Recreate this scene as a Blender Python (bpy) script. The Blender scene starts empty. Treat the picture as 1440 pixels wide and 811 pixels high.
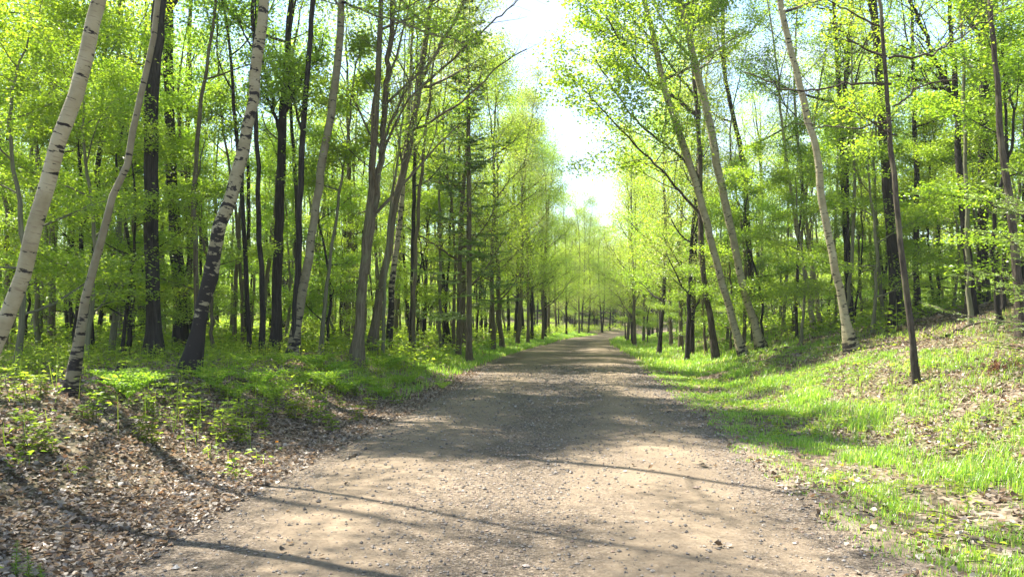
import bpy, math, random
import numpy as np
from mathutils import Vector, Euler

R = math.radians
rng = np.random.RandomState(7)
random.seed(7)

# ------------------------------------------------------------------ camera, sky, sun, exposure
scene = bpy.context.scene
col = scene.collection
F_PX, CXP, CYP, PITCH, EYE = 1108.0, 720.0, 405.5, R(2.14), 1.6
cam_d = bpy.data.cameras.new('camera')
cam_d.sensor_width = 36.0
cam_d.lens = 36.0 * F_PX / 1440.0
cam_d.clip_start = 0.05
cam_d.clip_end = 3000.0
cam = bpy.data.objects.new('camera', cam_d)
col.objects.link(cam)
cam.location = (0, 0, EYE)
cam.rotation_euler = (R(90) + PITCH, 0, 0)
scene.camera = cam

SUN_AZ = math.atan2(-0.80, 0.60)      # clockwise from +Y: the sun stands ahead and to the left
SUN_EL = R(60)
world = bpy.data.worlds.new('World')
scene.world = world
world.use_nodes = True
wn, wl = world.node_tree.nodes, world.node_tree.links
wn.clear()
w_out = wn.new('ShaderNodeOutputWorld')
w_bg = wn.new('ShaderNodeBackground')
w_sky = wn.new('ShaderNodeTexSky')
w_sky.sky_type = 'NISHITA'
w_sky.sun_disc = False
w_sky.sun_elevation = SUN_EL
w_sky.sun_rotation = SUN_AZ
w_sky.dust_density = 0.35
w_sky.ozone_density = 1.2
w_bg.inputs['Strength'].default_value = 0.108
w_tc = wn.new('ShaderNodeTexCoord')
w_map = wn.new('ShaderNodeMapping')
w_map.inputs['Scale'].default_value = (2.0, 2.0, 4.0)
w_noise = wn.new('ShaderNodeTexNoise')
w_noise.inputs['Scale'].default_value = 2.6
w_noise.inputs['Detail'].default_value = 7
w_noise.inputs['Roughness'].default_value = 0.58
w_ramp = wn.new('ShaderNodeValToRGB')
w_ramp.color_ramp.elements[0].position = 0.46
w_ramp.color_ramp.elements[1].position = 0.72
w_mix = wn.new('ShaderNodeMix')
w_mix.data_type = 'RGBA'
w_mix.inputs['B'].default_value = (2.2, 2.35, 2.5, 1)
wl.new(w_tc.outputs['Generated'], w_map.inputs['Vector'])
wl.new(w_map.outputs['Vector'], w_noise.inputs['Vector'])
wl.new(w_noise.outputs['Fac'], w_ramp.inputs['Fac'])
wl.new(w_ramp.outputs['Color'], w_mix.inputs['Factor'])
wl.new(w_sky.outputs['Color'], w_mix.inputs['A'])
wl.new(w_mix.outputs['Result'], w_bg.inputs['Color'])
wl.new(w_bg.outputs['Background'], w_out.inputs['Surface'])

sun_d = bpy.data.lights.new('sun', 'SUN')
sun_d.energy = 5.0
sun_d.angle = R(0.5)
sun_d.color = (1.0, 0.955, 0.87)
sun = bpy.data.objects.new('sun', sun_d)
col.objects.link(sun)
_sd = Vector((math.sin(SUN_AZ) * math.cos(SUN_EL), math.cos(SUN_AZ) * math.cos(SUN_EL), math.sin(SUN_EL)))
sun.rotation_euler = _sd.to_track_quat('Z', 'Y').to_euler()

vs = scene.view_settings
vs.view_transform = 'Standard'
vs.look = 'None'
vs.gamma = 1.0
vs.use_curve_mapping = False
HAZE = 0.0005       # density of the air volume built at the end
vs.exposure = 2.12
scene.render.engine = 'CYCLES'
cy = scene.cycles
cy.max_bounces = 9
cy.diffuse_bounces = 6
cy.glossy_bounces = 2
cy.transmission_bounces = 6
cy.transparent_max_bounces = 4
cy.caustics_reflective = False
cy.caustics_refractive = False
cy.use_denoising = True
cy.denoising_input_passes = 'RGB_ALBEDO_NORMAL'
cy.denoising_prefilter = 'ACCURATE'
cy.sample_clamp_indirect = 3.0
scene.render.film_transparent = False

# ------------------------------------------------------------------ terrain functions
_cy = np.array([-30, 0, 7, 11.6, 15.7, 24, 33, 41, 54, 63, 77, 90, 105, 125, 160.])
_cx = np.array([-0.4, -0.15, -0.1, .40, .80, 1.5, 2.4, 3.25, 4.85, 6.6, 10.6, 17, 26, 42, 75.])


def road_c(y):
    return (np.interp(y - 2, _cy, _cx) + np.interp(y, _cy, _cx) + np.interp(y + 2, _cy, _cx)) / 3


def half_w(y):
    return np.interp(y, [0, 6, 15, 30, 40, 50, 70, 100], [2.6, 2.65, 2.6, 2.65, 2.3, 1.75, 1.75, 1.9])


def sm(t):
    t = np.clip(t, 0, 1)
    return t * t * (3 - 2 * t)


def lumps(x, y):
    return (np.sin(x * 1.7 + y * .9 + 1.3) * np.sin(y * 1.35 - x * .6) + .6 * np.sin(x * 3.9 - y * 2.3) * np.sin(y * 3.1 + 2 + x)
            + .35 * np.sin(x * 7.3 + y * 5.1) * np.sin(y * 6.7 - x * 4.2))


def rise(y):
    return 5.0 * sm((y - 88) / 90)


def ground(x, y):
    x = np.asarray(x, float); y = np.asarray(y, float)
    s = x - road_c(y)
    hw = half_w(y)
    l = -s - hw
    a = np.interp(y, [0, 12, 30, 70], [.80, .78, .48, .3])
    left = a * sm((l - .15) / 3.0) + .85 * sm((l - 3.5) / 30)
    r = s - hw
    b = np.interp(y, [0, 20, 45, 80], [1.0, 1.0, .55, .3])
    right = -.07 * sm(r / .8) * (1 - sm((r - 1.2) / 1.0)) + b * (.85 * sm((r - 1.5) / 3.6) + 1.25 * sm((r - 3.6) / 6.5)) + .5 * sm((r - 9) / 30)
    z = np.where(s < 0, left, right) + rise(y)
    off = np.abs(s) - hw
    z = z + .035 * lumps(x, y) * sm(off / 1.6) - .012 * np.cos(np.clip(s * 2.2, -6, 6)) * (off < 0)
    return z


def road_z(x, y):
    s = x - road_c(y)
    return -.017 * np.cos(np.clip(s * 2.35, -6, 6)) + .007 * lumps(x * .8, y * .6) + rise(y)


def ray(px, py):
    u = (px - CXP) / F_PX
    v = (CYP - py) / F_PX
    return np.array([u, math.cos(PITCH) - v * math.sin(PITCH), math.sin(PITCH) + v * math.cos(PITCH)])


def at(px, py, Y):
    d = ray(px, py)
    return np.array([0, 0, EYE]) + d * (Y / d[1])


def hit(px, py):
    t = np.arange(2.0, 140, .03)
    d = ray(px, py)
    d = d / d[1]
    z = EYE + d[2] * t
    g = ground(d[0] * t, t)
    k = np.argmax(z < g)
    if not (z < g).any():
        k = len(t) - 1
    return np.array([d[0] * t[k], t[k], g[k]])


def proj(p):
    x, y, z = p[0], p[1], p[2] - EYE
    c, s = math.cos(PITCH), math.sin(PITCH)
    dz = y * c + z * s
    up = -y * s + z * c
    return CXP + F_PX * x / dz, CYP - F_PX * up / dz


# ------------------------------------------------------------------ mesh helpers
class MB:
    def __init__(self):
        self.V, self.Q, self.T, self.A, self.mq, self.mt = [], [], [], [], [], []
        self.n = 0

    def add(self, V, Q=None, T=None, A=None, m=0):
        V = np.asarray(V, np.float32).reshape(-1, 3)
        self.V.append(V)
        self.A.append(np.zeros_like(V) if A is None else np.asarray(A, np.float32).reshape(-1, 3))
        if Q is not None and len(Q):
            Q = np.asarray(Q, np.int64).reshape(-1, 4)
            self.Q.append(Q + self.n); self.mq.append(np.full(len(Q), m, np.int32))
        if T is not None and len(T):
            T = np.asarray(T, np.int64).reshape(-1, 3)
            self.T.append(T + self.n); self.mt.append(np.full(len(T), m, np.int32))
        self.n += len(V)

    def tube(self, pts, rad, sides=6, m=0, cap=True, rough=0.0, l0=0.0, flare=0.0, rg=None):
        pts = np.asarray(pts, float); rad = np.asarray(rad, float)
        n = len(pts)
        tan = np.gradient(pts, axis=0)
        tan /= np.linalg.norm(tan, axis=1)[:, None] + 1e-9
        ref = np.where(np.abs(tan[:, 2:3]) > .9, np.array([[1., 0, 0]]), np.array([[0, 0, 1.]]))
        if (np.abs(tan[:, 2]) > .9).any():
            ref[:] = np.array([1., .13, 0])
        u = np.cross(ref, tan); u /= np.linalg.norm(u, axis=1)[:, None] + 1e-9
        w = np.cross(tan, u)
        a = np.linspace(0, 2 * np.pi, sides, endpoint=False)
        L = np.concatenate([[0], np.cumsum(np.linalg.norm(np.diff(pts, axis=0), axis=1))]) + l0
        rr = rad[:, None] * np.ones((1, sides))
        if rough:
            g = rg or rng
            ph = g.uniform(0, 6.28, 4)
            rr = rr * (1 + rough * (np.sin(2 * a[None] + ph[0] + L[:, None] * .7) + .7 * np.sin(3 * a[None] + ph[1] - L[:, None] * 1.1)
                                    + .5 * np.sin(5 * a[None] + ph[2] + L[:, None] * 2.3) + .5 * np.sin(L[:, None] * 3.1 + ph[3])))
        if flare:
            g = rg or rng
            ph = g.uniform(0, 6.28)
            k = np.exp(-np.clip(L - .25, 0, 9) / .28)
            rr = rr * (1 + flare * k[:, None] * (1 + .45 * np.sin(4 * a[None] + ph) + .3 * np.sin(3 * a[None] + 2 * ph)))
        V = pts[:, None] + rr[:, :, None] * (np.cos(a)[None, :, None] * u[:, None] + np.sin(a)[None, :, None] * w[:, None])
        A = np.stack([np.cos(a)[None] * rad[:, None] * np.ones((n, 1)), np.sin(a)[None] * rad[:, None] * np.ones((n, 1)), L[:, None] * np.ones((1, sides))], -1)
        i = np.arange(n - 1)[:, None] * sides; j = np.arange(sides)[None]; jn = (j + 1) % sides
        Q = np.stack([i + j, i + jn, i + sides + jn, i + sides + j], -1).reshape(-1, 4)
        V = V.reshape(-1, 3); A = A.reshape(-1, 3)
        T = None
        if cap:
            V = np.vstack([V, pts[-1] + tan[-1] * rad[-1] * .5]); A = np.vstack([A, [0, 0, L[-1]]])
            b = (n - 1) * sides
            jj = np.arange(sides)
            T = np.stack([b + jj, b + (jj + 1) % sides, np.full(sides, n * sides)], -1)
        self.add(V, Q, T, A, m)

    def build(self, name, mats, parent=None, smooth=False, attr=None, loc=None):
        me = bpy.data.meshes.new(name)
        V = np.concatenate(self.V) if self.V else np.zeros((0, 3), np.float32)
        if loc is not None:
            V = V - np.asarray(loc, np.float32)
        Q = np.concatenate(self.Q) if self.Q else np.zeros((0, 4), np.int64)
        T = np.concatenate(self.T) if self.T else np.zeros((0, 3), np.int64)
        mi = np.concatenate(self.mq + self.mt) if (self.mq or self.mt) else np.zeros(0, np.int32)
        me.vertices.add(len(V))
        me.vertices.foreach_set('co', V.ravel().astype(np.float32))
        nl = Q.size + T.size
        me.loops.add(nl)
        me.loops.foreach_set('vertex_index', np.concatenate([Q.ravel(), T.ravel()]).astype(np.int32))
        npoly = len(Q) + len(T)
        me.polygons.add(npoly)
        me.polygons.foreach_set('loop_start', np.concatenate([np.arange(len(Q)) * 4, Q.size + np.arange(len(T)) * 3]).astype(np.int32))
        if not isinstance(mats, (list, tuple)):
            mats = [mats]
        for m_ in mats:
            me.materials.append(m_)
        me.polygons.foreach_set('material_index', mi.astype(np.int32))
        me.polygons.foreach_set('use_smooth', np.full(npoly, bool(smooth)))
        if attr:
            at_ = me.attributes.new(attr, 'FLOAT_VECTOR', 'POINT')
            at_.data.foreach_set('vector', np.concatenate(self.A).ravel().astype(np.float32))
        me.update()
        me.validate()
        o = bpy.data.objects.new(name, me)
        col.objects.link(o)
        if parent is not None:
            o.parent = parent
        return o


def tag(o, label=None, cat=None, group=None, kind=None):
    if label: o['label'] = label
    if cat: o['category'] = cat
    if group: o['group'] = group
    if kind: o['kind'] = kind
    return o


def empty(name, loc):
    o = bpy.data.objects.new(name, None)
    o.empty_display_size = .2
    o.location = tuple(float(v) for v in loc)
    col.objects.link(o)
    return o


def dup(root, loc, rz=0.0, sc=1.0, tilt=(0, 0)):
    r = root.copy(); col.objects.link(r)
    r.location = tuple(float(v) for v in loc)
    r.rotation_euler = (tilt[0], tilt[1], rz)
    r.scale = (sc, sc, sc) if np.isscalar(sc) else tuple(sc)
    for ch in root.children:
        c = ch.copy(); col.objects.link(c); c.parent = r
    return r


def unit(v):
    v = np.asarray(v, float)
    return v / (np.linalg.norm(v) + 1e-9)


def smooth_path(pts, vals, n):
    """Catmull-Rom through pts (k,3) with values, n samples"""
    pts = np.asarray(pts, float); vals = np.asarray(vals, float)
    P = np.vstack([2 * pts[0] - pts[1], pts, 2 * pts[-1] - pts[-2]])
    seg = np.linalg.norm(np.diff(pts, axis=0), axis=1)
    cum = np.concatenate([[0], np.cumsum(seg)])
    t = np.linspace(0, cum[-1], n)
    out = []
    for q in t:
        i = min(np.searchsorted(cum, q, 'right') - 1, len(seg) - 1)
        f = (q - cum[i]) / (seg[i] + 1e-9)
        a, b, c, d = P[i], P[i + 1], P[i + 2], P[i + 3]
        out.append(.5 * (2 * b + (c - a) * f + (2 * a - 5 * b + 4 * c - d) * f * f + (3 * b - a - 3 * c + d) * f ** 3))
    return np.array(out), np.interp(t, cum, vals)


def leaves(mb, P, size, g, tilt=.45, m=0, aspect=.62, updir=None, dirs=None, fold=.12):
    """one folded rhombus per point"""
    n = len(P)
    if n == 0:
        return
    nor = np.stack([g.normal(0, tilt, n), g.normal(0, tilt, n), np.ones(n)], -1)
    nor /= np.linalg.norm(nor, axis=1)[:, None]
    if dirs is None:
        az = g.uniform(0, 2 * np.pi, n)
        d = np.stack([np.cos(az), np.sin(az), g.normal(-.25, .3, n)], -1)
    else:
        d = np.asarray(dirs, float).copy()
    d -= (d * nor).sum(1)[:, None] * nor
    d /= np.linalg.norm(d, axis=1)[:, None] + 1e-9
    s = np.cross(nor, d)
    L = size * g.uniform(.65, 1.25, n)[:, None]
    W = L * aspect * .5
    b = P
    tip = P + d * L
    mid = P + d * L * .45 + nor * L * fold
    lft = mid + s * W
    rgt = mid - s * W
    V = np.stack([b, rgt, tip - nor * L * .05, lft], 1).reshape(-1, 3)
    Q = np.arange(4 * n).reshape(-1, 4)
    mb.add(V, Q, m=m)


# ------------------------------------------------------------------ materials
def new_mat(name):
    m = bpy.data.materials.new(name)
    m.use_nodes = True
    n = m.node_tree.nodes
    n.clear()
    return m, n, m.node_tree.links


def N(n, t, **kw):
    x = n.new('ShaderNode' + t)
    for k, v in kw.items():
        if k in ('data_type', 'blend_type', 'operation', 'attribute_name', 'feature', 'noise_dimensions', 'distance'):
            setattr(x, k, v)
        else:
            x.inputs[k].default_value = v
    return x


def ramp(n, stops, interp='LINEAR'):
    r = n.new('ShaderNodeValToRGB')
    cr = r.color_ramp
    cr.interpolation = interp
    while len(cr.elements) < len(stops):
        cr.elements.new(.5)
    for e, (p, c) in zip(cr.elements, stops):
        e.position = p
        e.color = (*c, 1) if len(c) == 3 else c
    return r


def leaf_mat(name, stops, trans=.5, tcol=(1.0, 1.0, .55), hue=.01, gloss=.04, tgain=2.75):
    m, n, l = new_mat(name)
    out = N(n, 'OutputMaterial')
    geo = n.new('ShaderNodeNewGeometry')
    oi = n.new('ShaderNodeObjectInfo')
    rp = ramp(n, stops)
    l.new(geo.outputs['Random Per Island'], rp.inputs['Fac'])
    hs = N(n, 'HueSaturation')
    mp = n.new('ShaderNodeMapRange')
    mp.inputs['To Min'].default_value = .5 - hue
    mp.inputs['To Max'].default_value = .5 + hue
    l.new(oi.outputs['Random'], mp.inputs['Value'])
    l.new(mp.outputs['Result'], hs.inputs['Hue'])
    l.new(rp.outputs['Color'], hs.inputs['Color'])
    df = N(n, 'BsdfDiffuse')
    tr = N(n, 'BsdfTranslucent')
    mul = N(n, 'Mix', data_type='RGBA', blend_type='MULTIPLY')
    mul.inputs['Factor'].default_value = 1
    mul.inputs['B'].default_value = (tcol[0] * tgain, tcol[1] * tgain, tcol[2] * tgain, 1)
    l.new(hs.outputs['Color'], mul.inputs['A'])
    l.new(hs.outputs['Color'], df.inputs['Color'])
    l.new(mul.outputs['Result'], tr.inputs['Color'])
    mx = n.new('ShaderNodeMixShader'); mx.inputs[0].default_value = trans
    l.new(df.outputs[0], mx.inputs[1]); l.new(tr.outputs[0], mx.inputs[2])
    gl = N(n, 'BsdfGlossy', Roughness=.42)
    gl.inputs['Color'].default_value = (1, 1, 1, 1)
    m2 = n.new('ShaderNodeMixShader'); m2.inputs[0].default_value = gloss
    l.new(mx.outputs[0], m2.inputs[1]); l.new(gl.outputs[0], m2.inputs[2])
    l.new(m2.outputs[0], out.inputs['Surface'])
    return m


G1, G2, G3 = (.10, .165, .015), (.14, .212, .017), (.18, .25, .02)
M = {}
M['leaf_fresh'] = leaf_mat('fresh_leaf', [(0, G1), (.5, G2), (1, G3)], .56)
M['leaf_yellow'] = leaf_mat('yellow_green_leaf', [(0, (.125, .18, .015)), (.6, (.168, .23, .018)), (1, (.215, .265, .024))], .56)
M['leaf_green'] = leaf_mat('green_leaf', [(0, (.09, .15, .015)), (.6, (.125, .20, .017)), (1, (.165, .24, .022))], .56)
M['leaf_dull'] = leaf_mat('budding_leaf', [(0, (.10, .135, .035)), (.6, (.15, .185, .045)), (1, (.20, .20, .07))], .5)
M['needle'] = leaf_mat('conifer_needle', [(0, (.055, .105, .02)), (.7, (.09, .15, .026)), (1, (.13, .19, .032))], .42, gloss=.06)
M['needle_light'] = leaf_mat('young_spruce_needle', [(0, (.09, .15, .04)), (.7, (.15, .22, .055)), (1, (.20, .27, .07))], .35)
M['fern'] = leaf_mat('fern_frond', [(0, (.095, .17, .02)), (.7, (.15, .235, .025)), (1, (.20, .27, .035))], .55, gloss=.015)
M['seedling'] = leaf_mat('seedling_leaf', [(0, (.09, .14, .02)), (.5, (.145, .20, .024)), (1, (.21, .25, .03))], .56, gloss=.015)
M['grass'] = leaf_mat('grass_blade', [(0, (.095, .185, .022)), (.5, (.145, .25, .028)), (.86, (.20, .29, .04)), (1, (.36, .32, .17))], .55)
M['litter'] = leaf_mat('dry_leaf', [(0, (0.053, 0.040, 0.028)), (.25, (0.132, 0.104, 0.075)), (.6, (0.246, 0.202, 0.154)), (.9, (0.352, 0.304, 0.242)), (1, (0.194, 0.119, 0.070))],
                       .22, tcol=(.7, .55, .4), hue=.0, gloss=.03)


def bark_mat(name, c_dark, c_mid, c_light, zs=3.0, bump=.6, scale=30, patch=None):
    m, n, l = new_mat(name)
    out = N(n, 'OutputMaterial')
    bs = N(n, 'BsdfPrincipled', Roughness=.9)
    bs.inputs['Specular IOR Level'].default_value = .15
    at_ = N(n, 'Attribute', attribute_name='bark')
    mp = n.new('ShaderNodeMapping')
    mp.inputs['Scale'].default_value = (scale, scale, zs)
    l.new(at_.outputs['Vector'], mp.inputs['Vector'])
    n1 = N(n, 'TexNoise', Scale=1.0, Detail=6, Roughness=.65)
    l.new(mp.outputs[0], n1.inputs['Vector'])
    v1 = N(n, 'TexVoronoi', Scale=.8, feature='F1')
    l.new(mp.outputs[0], v1.inputs['Vector'])
    n2 = N(n, 'TexNoise', Scale=1.3, Detail=3)
    l.new(at_.outputs['Vector'], n2.inputs['Vector'])
    rp = ramp(n, [(.3, c_dark), (.5, c_mid), (.75, c_light)])
    l.new(n1.outputs['Fac'], rp.inputs['Fac'])
    last = rp.outputs['Color']
    if patch:
        r2 = ramp(n, [(.5, (0, 0, 0)), (.68, (1, 1, 1))])
        l.new(n2.outputs['Fac'], r2.inputs['Fac'])
        mx = N(n, 'Mix', data_type='RGBA')
        mx.inputs['B'].default_value = (*patch, 1)
        l.new(r2.outputs['Color'], mx.inputs['Factor'])
        l.new(last, mx.inputs['A'])
        last = mx.outputs['Result']
    l.new(last, bs.inputs['Base Color'])
    ad = N(n, 'Math', operation='ADD')
    l.new(n1.outputs['Fac'], ad.inputs[0]); l.new(v1.outputs['Distance'], ad.inputs[1])
    bp = N(n, 'Bump', Strength=bump, Distance=.03)
    l.new(ad.outputs[0], bp.inputs['Height'])
    l.new(bp.outputs[0], bs.inputs['Normal'])
    l.new(bs.outputs[0], out.inputs['Surface'])
    return m


M['bark_dark'] = bark_mat('dark_furrowed_bark', (.012, .0105, .009), (.028, .024, .019), (.06, .053, .042))
M['bark_grey'] = bark_mat('grey_brown_bark', (.05, .041, .025), (.11, .09, .056), (.19, .158, .10), patch=(.145, .148, .075))
M['bark_brown'] = bark_mat('brown_bark', (.026, .021, .015), (.062, .049, .035), (.125, .10, .075), zs=5, patch=(.16, .14, .08))
M['bark_olive'] = bark_mat('olive_smooth_bark', (.07, .07, .04), (.14, .135, .08), (.22, .21, .13), zs=2, bump=.3)


def birch_mat(name, dark=.0, base_h=.7, k=.28, tint=1.0, zs=24):
    """paper bark: cream with dark lenticels lying across the trunk, black scars, a rough dark foot"""
    m, n, l = new_mat(name)
    out = N(n, 'OutputMaterial')
    bs = N(n, 'BsdfPrincipled', Roughness=.75)
    bs.inputs['Specular IOR Level'].default_value = .2
    at_ = N(n, 'Attribute', attribute_name='bark')
    sep = n.new('ShaderNodeSeparateXYZ')
    l.new(at_.outputs['Vector'], sep.inputs[0])
    # cream base
    n0 = N(n, 'TexNoise', Scale=3.5, Detail=5, Roughness=.6)
    l.new(at_.outputs['Vector'], n0.inputs['Vector'])
    rp = ramp(n, [(.3, (.25 * tint, .21 * tint, .12 * tint)), (.5, (.345 * tint, .30 * tint, .18 * tint)), (.72, (.43 * tint, .385 * tint, .25 * tint))])
    l.new(n0.outputs['Fac'], rp.inputs['Fac'])
    # fine lenticels
    mp = n.new('ShaderNodeMapping'); mp.inputs['Scale'].default_value = (9, 9, 75)
    l.new(at_.outputs['Vector'], mp.inputs['Vector'])
    n1 = N(n, 'TexNoise', Scale=1.0, Detail=2, Roughness=.5)
    l.new(mp.outputs[0], n1.inputs['Vector'])
    r1 = ramp(n, [(.60, (0, 0, 0)), (.68, (1, 1, 1))])
    l.new(n1.outputs['Fac'], r1.inputs['Fac'])
    # larger scars
    mp2 = n.new('ShaderNodeMapping'); mp2.inputs['Scale'].default_value = (6, 6, zs)
    l.new(at_.outputs['Vector'], mp2.inputs['Vector'])
    n2 = N(n, 'TexNoise', Scale=1.0, Detail=4, Roughness=.6)
    l.new(mp2.outputs[0], n2.inputs['Vector'])
    r2 = ramp(n, [(.605 - dark, (0, 0, 0)), (.645 - dark, (1, 1, 1))])
    l.new(n2.outputs['Fac'], r2.inputs['Fac'])
    # rough dark foot
    mr = n.new('ShaderNodeMapRange')
    mr.inputs['From Min'].default_value = base_h
    mr.inputs['From Max'].default_value = 0.0
    l.new(sep.outputs['Z'], mr.inputs['Value'])
    ad = N(n, 'Math', operation='MULTIPLY_ADD')
    l.new(mr.outputs[0], ad.inputs[0]); ad.inputs[1].default_value = k
    l.new(n2.outputs['Fac'], ad.inputs[2])
    r3 = ramp(n, [(.60 - dark * .5, (0, 0, 0)), (.65 - dark * .5, (1, 1, 1))])
    l.new(ad.outputs[0], r3.inputs['Fac'])
    mA = N(n, 'Mix', data_type='RGBA'); mA.inputs['B'].default_value = (.17, .12, .08, 1)
    k1 = N(n, 'Math', operation='MULTIPLY'); k1.inputs[1].default_value = .6
    l.new(r1.outputs['Color'], k1.inputs[0])
    l.new(k1.outputs[0], mA.inputs['Factor']); l.new(rp.outputs['Color'], mA.inputs['A'])
    mB = N(n, 'Mix', data_type='RGBA'); mB.inputs['B'].default_value = (.022, .017, .013, 1)
    l.new(r2.outputs['Color'], mB.inputs['Factor']); l.new(mA.outputs['Result'], mB.inputs['A'])
    mC = N(n, 'Mix', data_type='RGBA'); mC.inputs['B'].default_value = (.020, .016, .013, 1)
    l.new(r3.outputs['Color'], mC.inputs['Factor']); l.new(mB.outputs['Result'], mC.inputs['A'])
    l.new(mC.outputs['Result'], bs.inputs['Base Color'])
    bp = N(n, 'Bump', Strength=.5, Distance=.02)
    sm_ = N(n, 'Math', operation='SUBTRACT'); sm_.inputs[0].default_value = 1.0
    l.new(ad.outputs[0], sm_.inputs[1])
    l.new(sm_.outputs[0], bp.inputs['Height'])
    l.new(bp.outputs[0], bs.inputs['Normal'])
    l.new(bs.outputs[0], out.inputs['Surface'])
    return m


M['birch'] = birch_mat('paper_birch_bark', .012, .7, .26, .86, 20)
M['birch_scarred'] = birch_mat('scarred_birch_bark', .075, 3.4, .32, .72, 13)
M['birch_grey'] = birch_mat('greying_birch_bark', .0, 1.5, .20, .52, 20)


def ground_mat():
    m, n, l = new_mat('forest_floor_soil')
    out = N(n, 'OutputMaterial')
    bs = N(n, 'BsdfPrincipled', Roughness=.95)
    bs.inputs['Specular IOR Level'].default_value = .1
    tc = n.new('ShaderNodeTexCoord')
    lat = N(n, 'Attribute', attribute_name='lateral')
    sep = n.new('ShaderNodeSeparateXYZ'); l.new(lat.outputs['Vector'], sep.inputs[0])
    v = N(n, 'TexVoronoi', Scale=17.0); l.new(tc.outputs['Object'], v.inputs['Vector'])
    rp = ramp(n, [(0, (.04, .03, .02)), (.3, (.10, .075, .05)), (.6, (.19, .145, .10)), (.85, (.27, .215, .155)), (1, (.14, .08, .05))])
    sv = n.new('ShaderNodeSeparateColor'); l.new(v.outputs['Color'], sv.inputs[0])
    l.new(sv.outputs[0], rp.inputs['Fac'])
    nz = N(n, 'TexNoise', Scale=.8, Detail=6); l.new(tc.outputs['Object'], nz.inputs['Vector'])
    rs = ramp(n, [(.42, (0, 0, 0)), (.62, (1, 1, 1))]); l.new(nz.outputs['Fac'], rs.inputs['Fac'])
    mx = N(n, 'Mix', data_type='RGBA'); mx.inputs['B'].default_value = (.075, .055, .038, 1)
    kk = N(n, 'Math', operation='MULTIPLY'); kk.inputs[1].default_value = .55
    l.new(rs.outputs['Color'], kk.inputs[0]); l.new(kk.outputs[0], mx.inputs['Factor']); l.new(rp.outputs['Color'], mx.inputs['A'])
    # mossy / green tint farther from the road
    n3 = N(n, 'TexNoise', Scale=.5, Detail=5); l.new(tc.outputs['Object'], n3.inputs['Vector'])
    r3 = ramp(n, [(.40, (0, 0, 0)), (.6, (1, 1, 1))]); l.new(n3.outputs['Fac'], r3.inputs['Fac'])
    mg = n.new('ShaderNodeMapRange'); mg.inputs['From Min'].default_value = .3; mg.inputs['From Max'].default_value = 2.2
    mg.inputs["To Max"].default_value = .45
    l.new(sep.outputs['X'], mg.inputs['Value'])
    k3 = N(n, 'Math', operation='MULTIPLY'); l.new(mg.outputs[0], k3.inputs[0]); l.new(r3.outputs['Color'], k3.inputs[1])
    mx3 = N(n, 'Mix', data_type='RGBA'); mx3.inputs['B'].default_value = (.09, .12, .03, 1)
    l.new(k3.outputs[0], mx3.inputs['Factor']); l.new(mx.outputs['Result'], mx3.inputs['A'])
    # gravel that strays off the road edge
    n4 = N(n, 'TexNoise', Scale=2.2, Detail=6); l.new(tc.outputs['Object'], n4.inputs['Vector'])
    sb = N(n, 'Math', operation='MULTIPLY_ADD'); sb.inputs[1].default_value = -1.6
    l.new(sep.outputs['X'], sb.inputs[0])
    a4 = N(n, 'Math', operation='MULTIPLY_ADD'); a4.inputs[1].default_value = 1.8; a4.inputs[2].default_value = -.1
    l.new(n4.outputs['Fac'], a4.inputs[0]); l.new(a4.outputs[0], sb.inputs[2])
    cl = N(n, 'Clamp'); l.new(sb.outputs[0], cl.inputs['Value'])
    n5 = N(n, 'TexNoise', Scale=60, Detail=4); l.new(tc.outputs['Object'], n5.inputs['Vector'])
    r5 = ramp(n, [(.3, (0.1200, 0.0920, 0.0640)), (.7, (0.2400, 0.1920, 0.1360))]); l.new(n5.outputs['Fac'], r5.inputs['Fac'])
    mx5 = N(n, 'Mix', data_type='RGBA')
    l.new(cl.outputs[0], mx5.inputs['Factor']); l.new(mx3.outputs['Result'], mx5.inputs['A']); l.new(r5.outputs['Color'], mx5.inputs['B'])
    l.new(mx5.outputs['Result'], bs.inputs['Base Color'])
    bp = N(n, 'Bump', Strength=.8, Distance=.03)
    l.new(v.outputs['Distance'], bp.inputs['Height']); l.new(bp.outputs[0], bs.inputs['Normal'])
    l.new(bs.outputs[0], out.inputs['Surface'])
    return m


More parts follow.
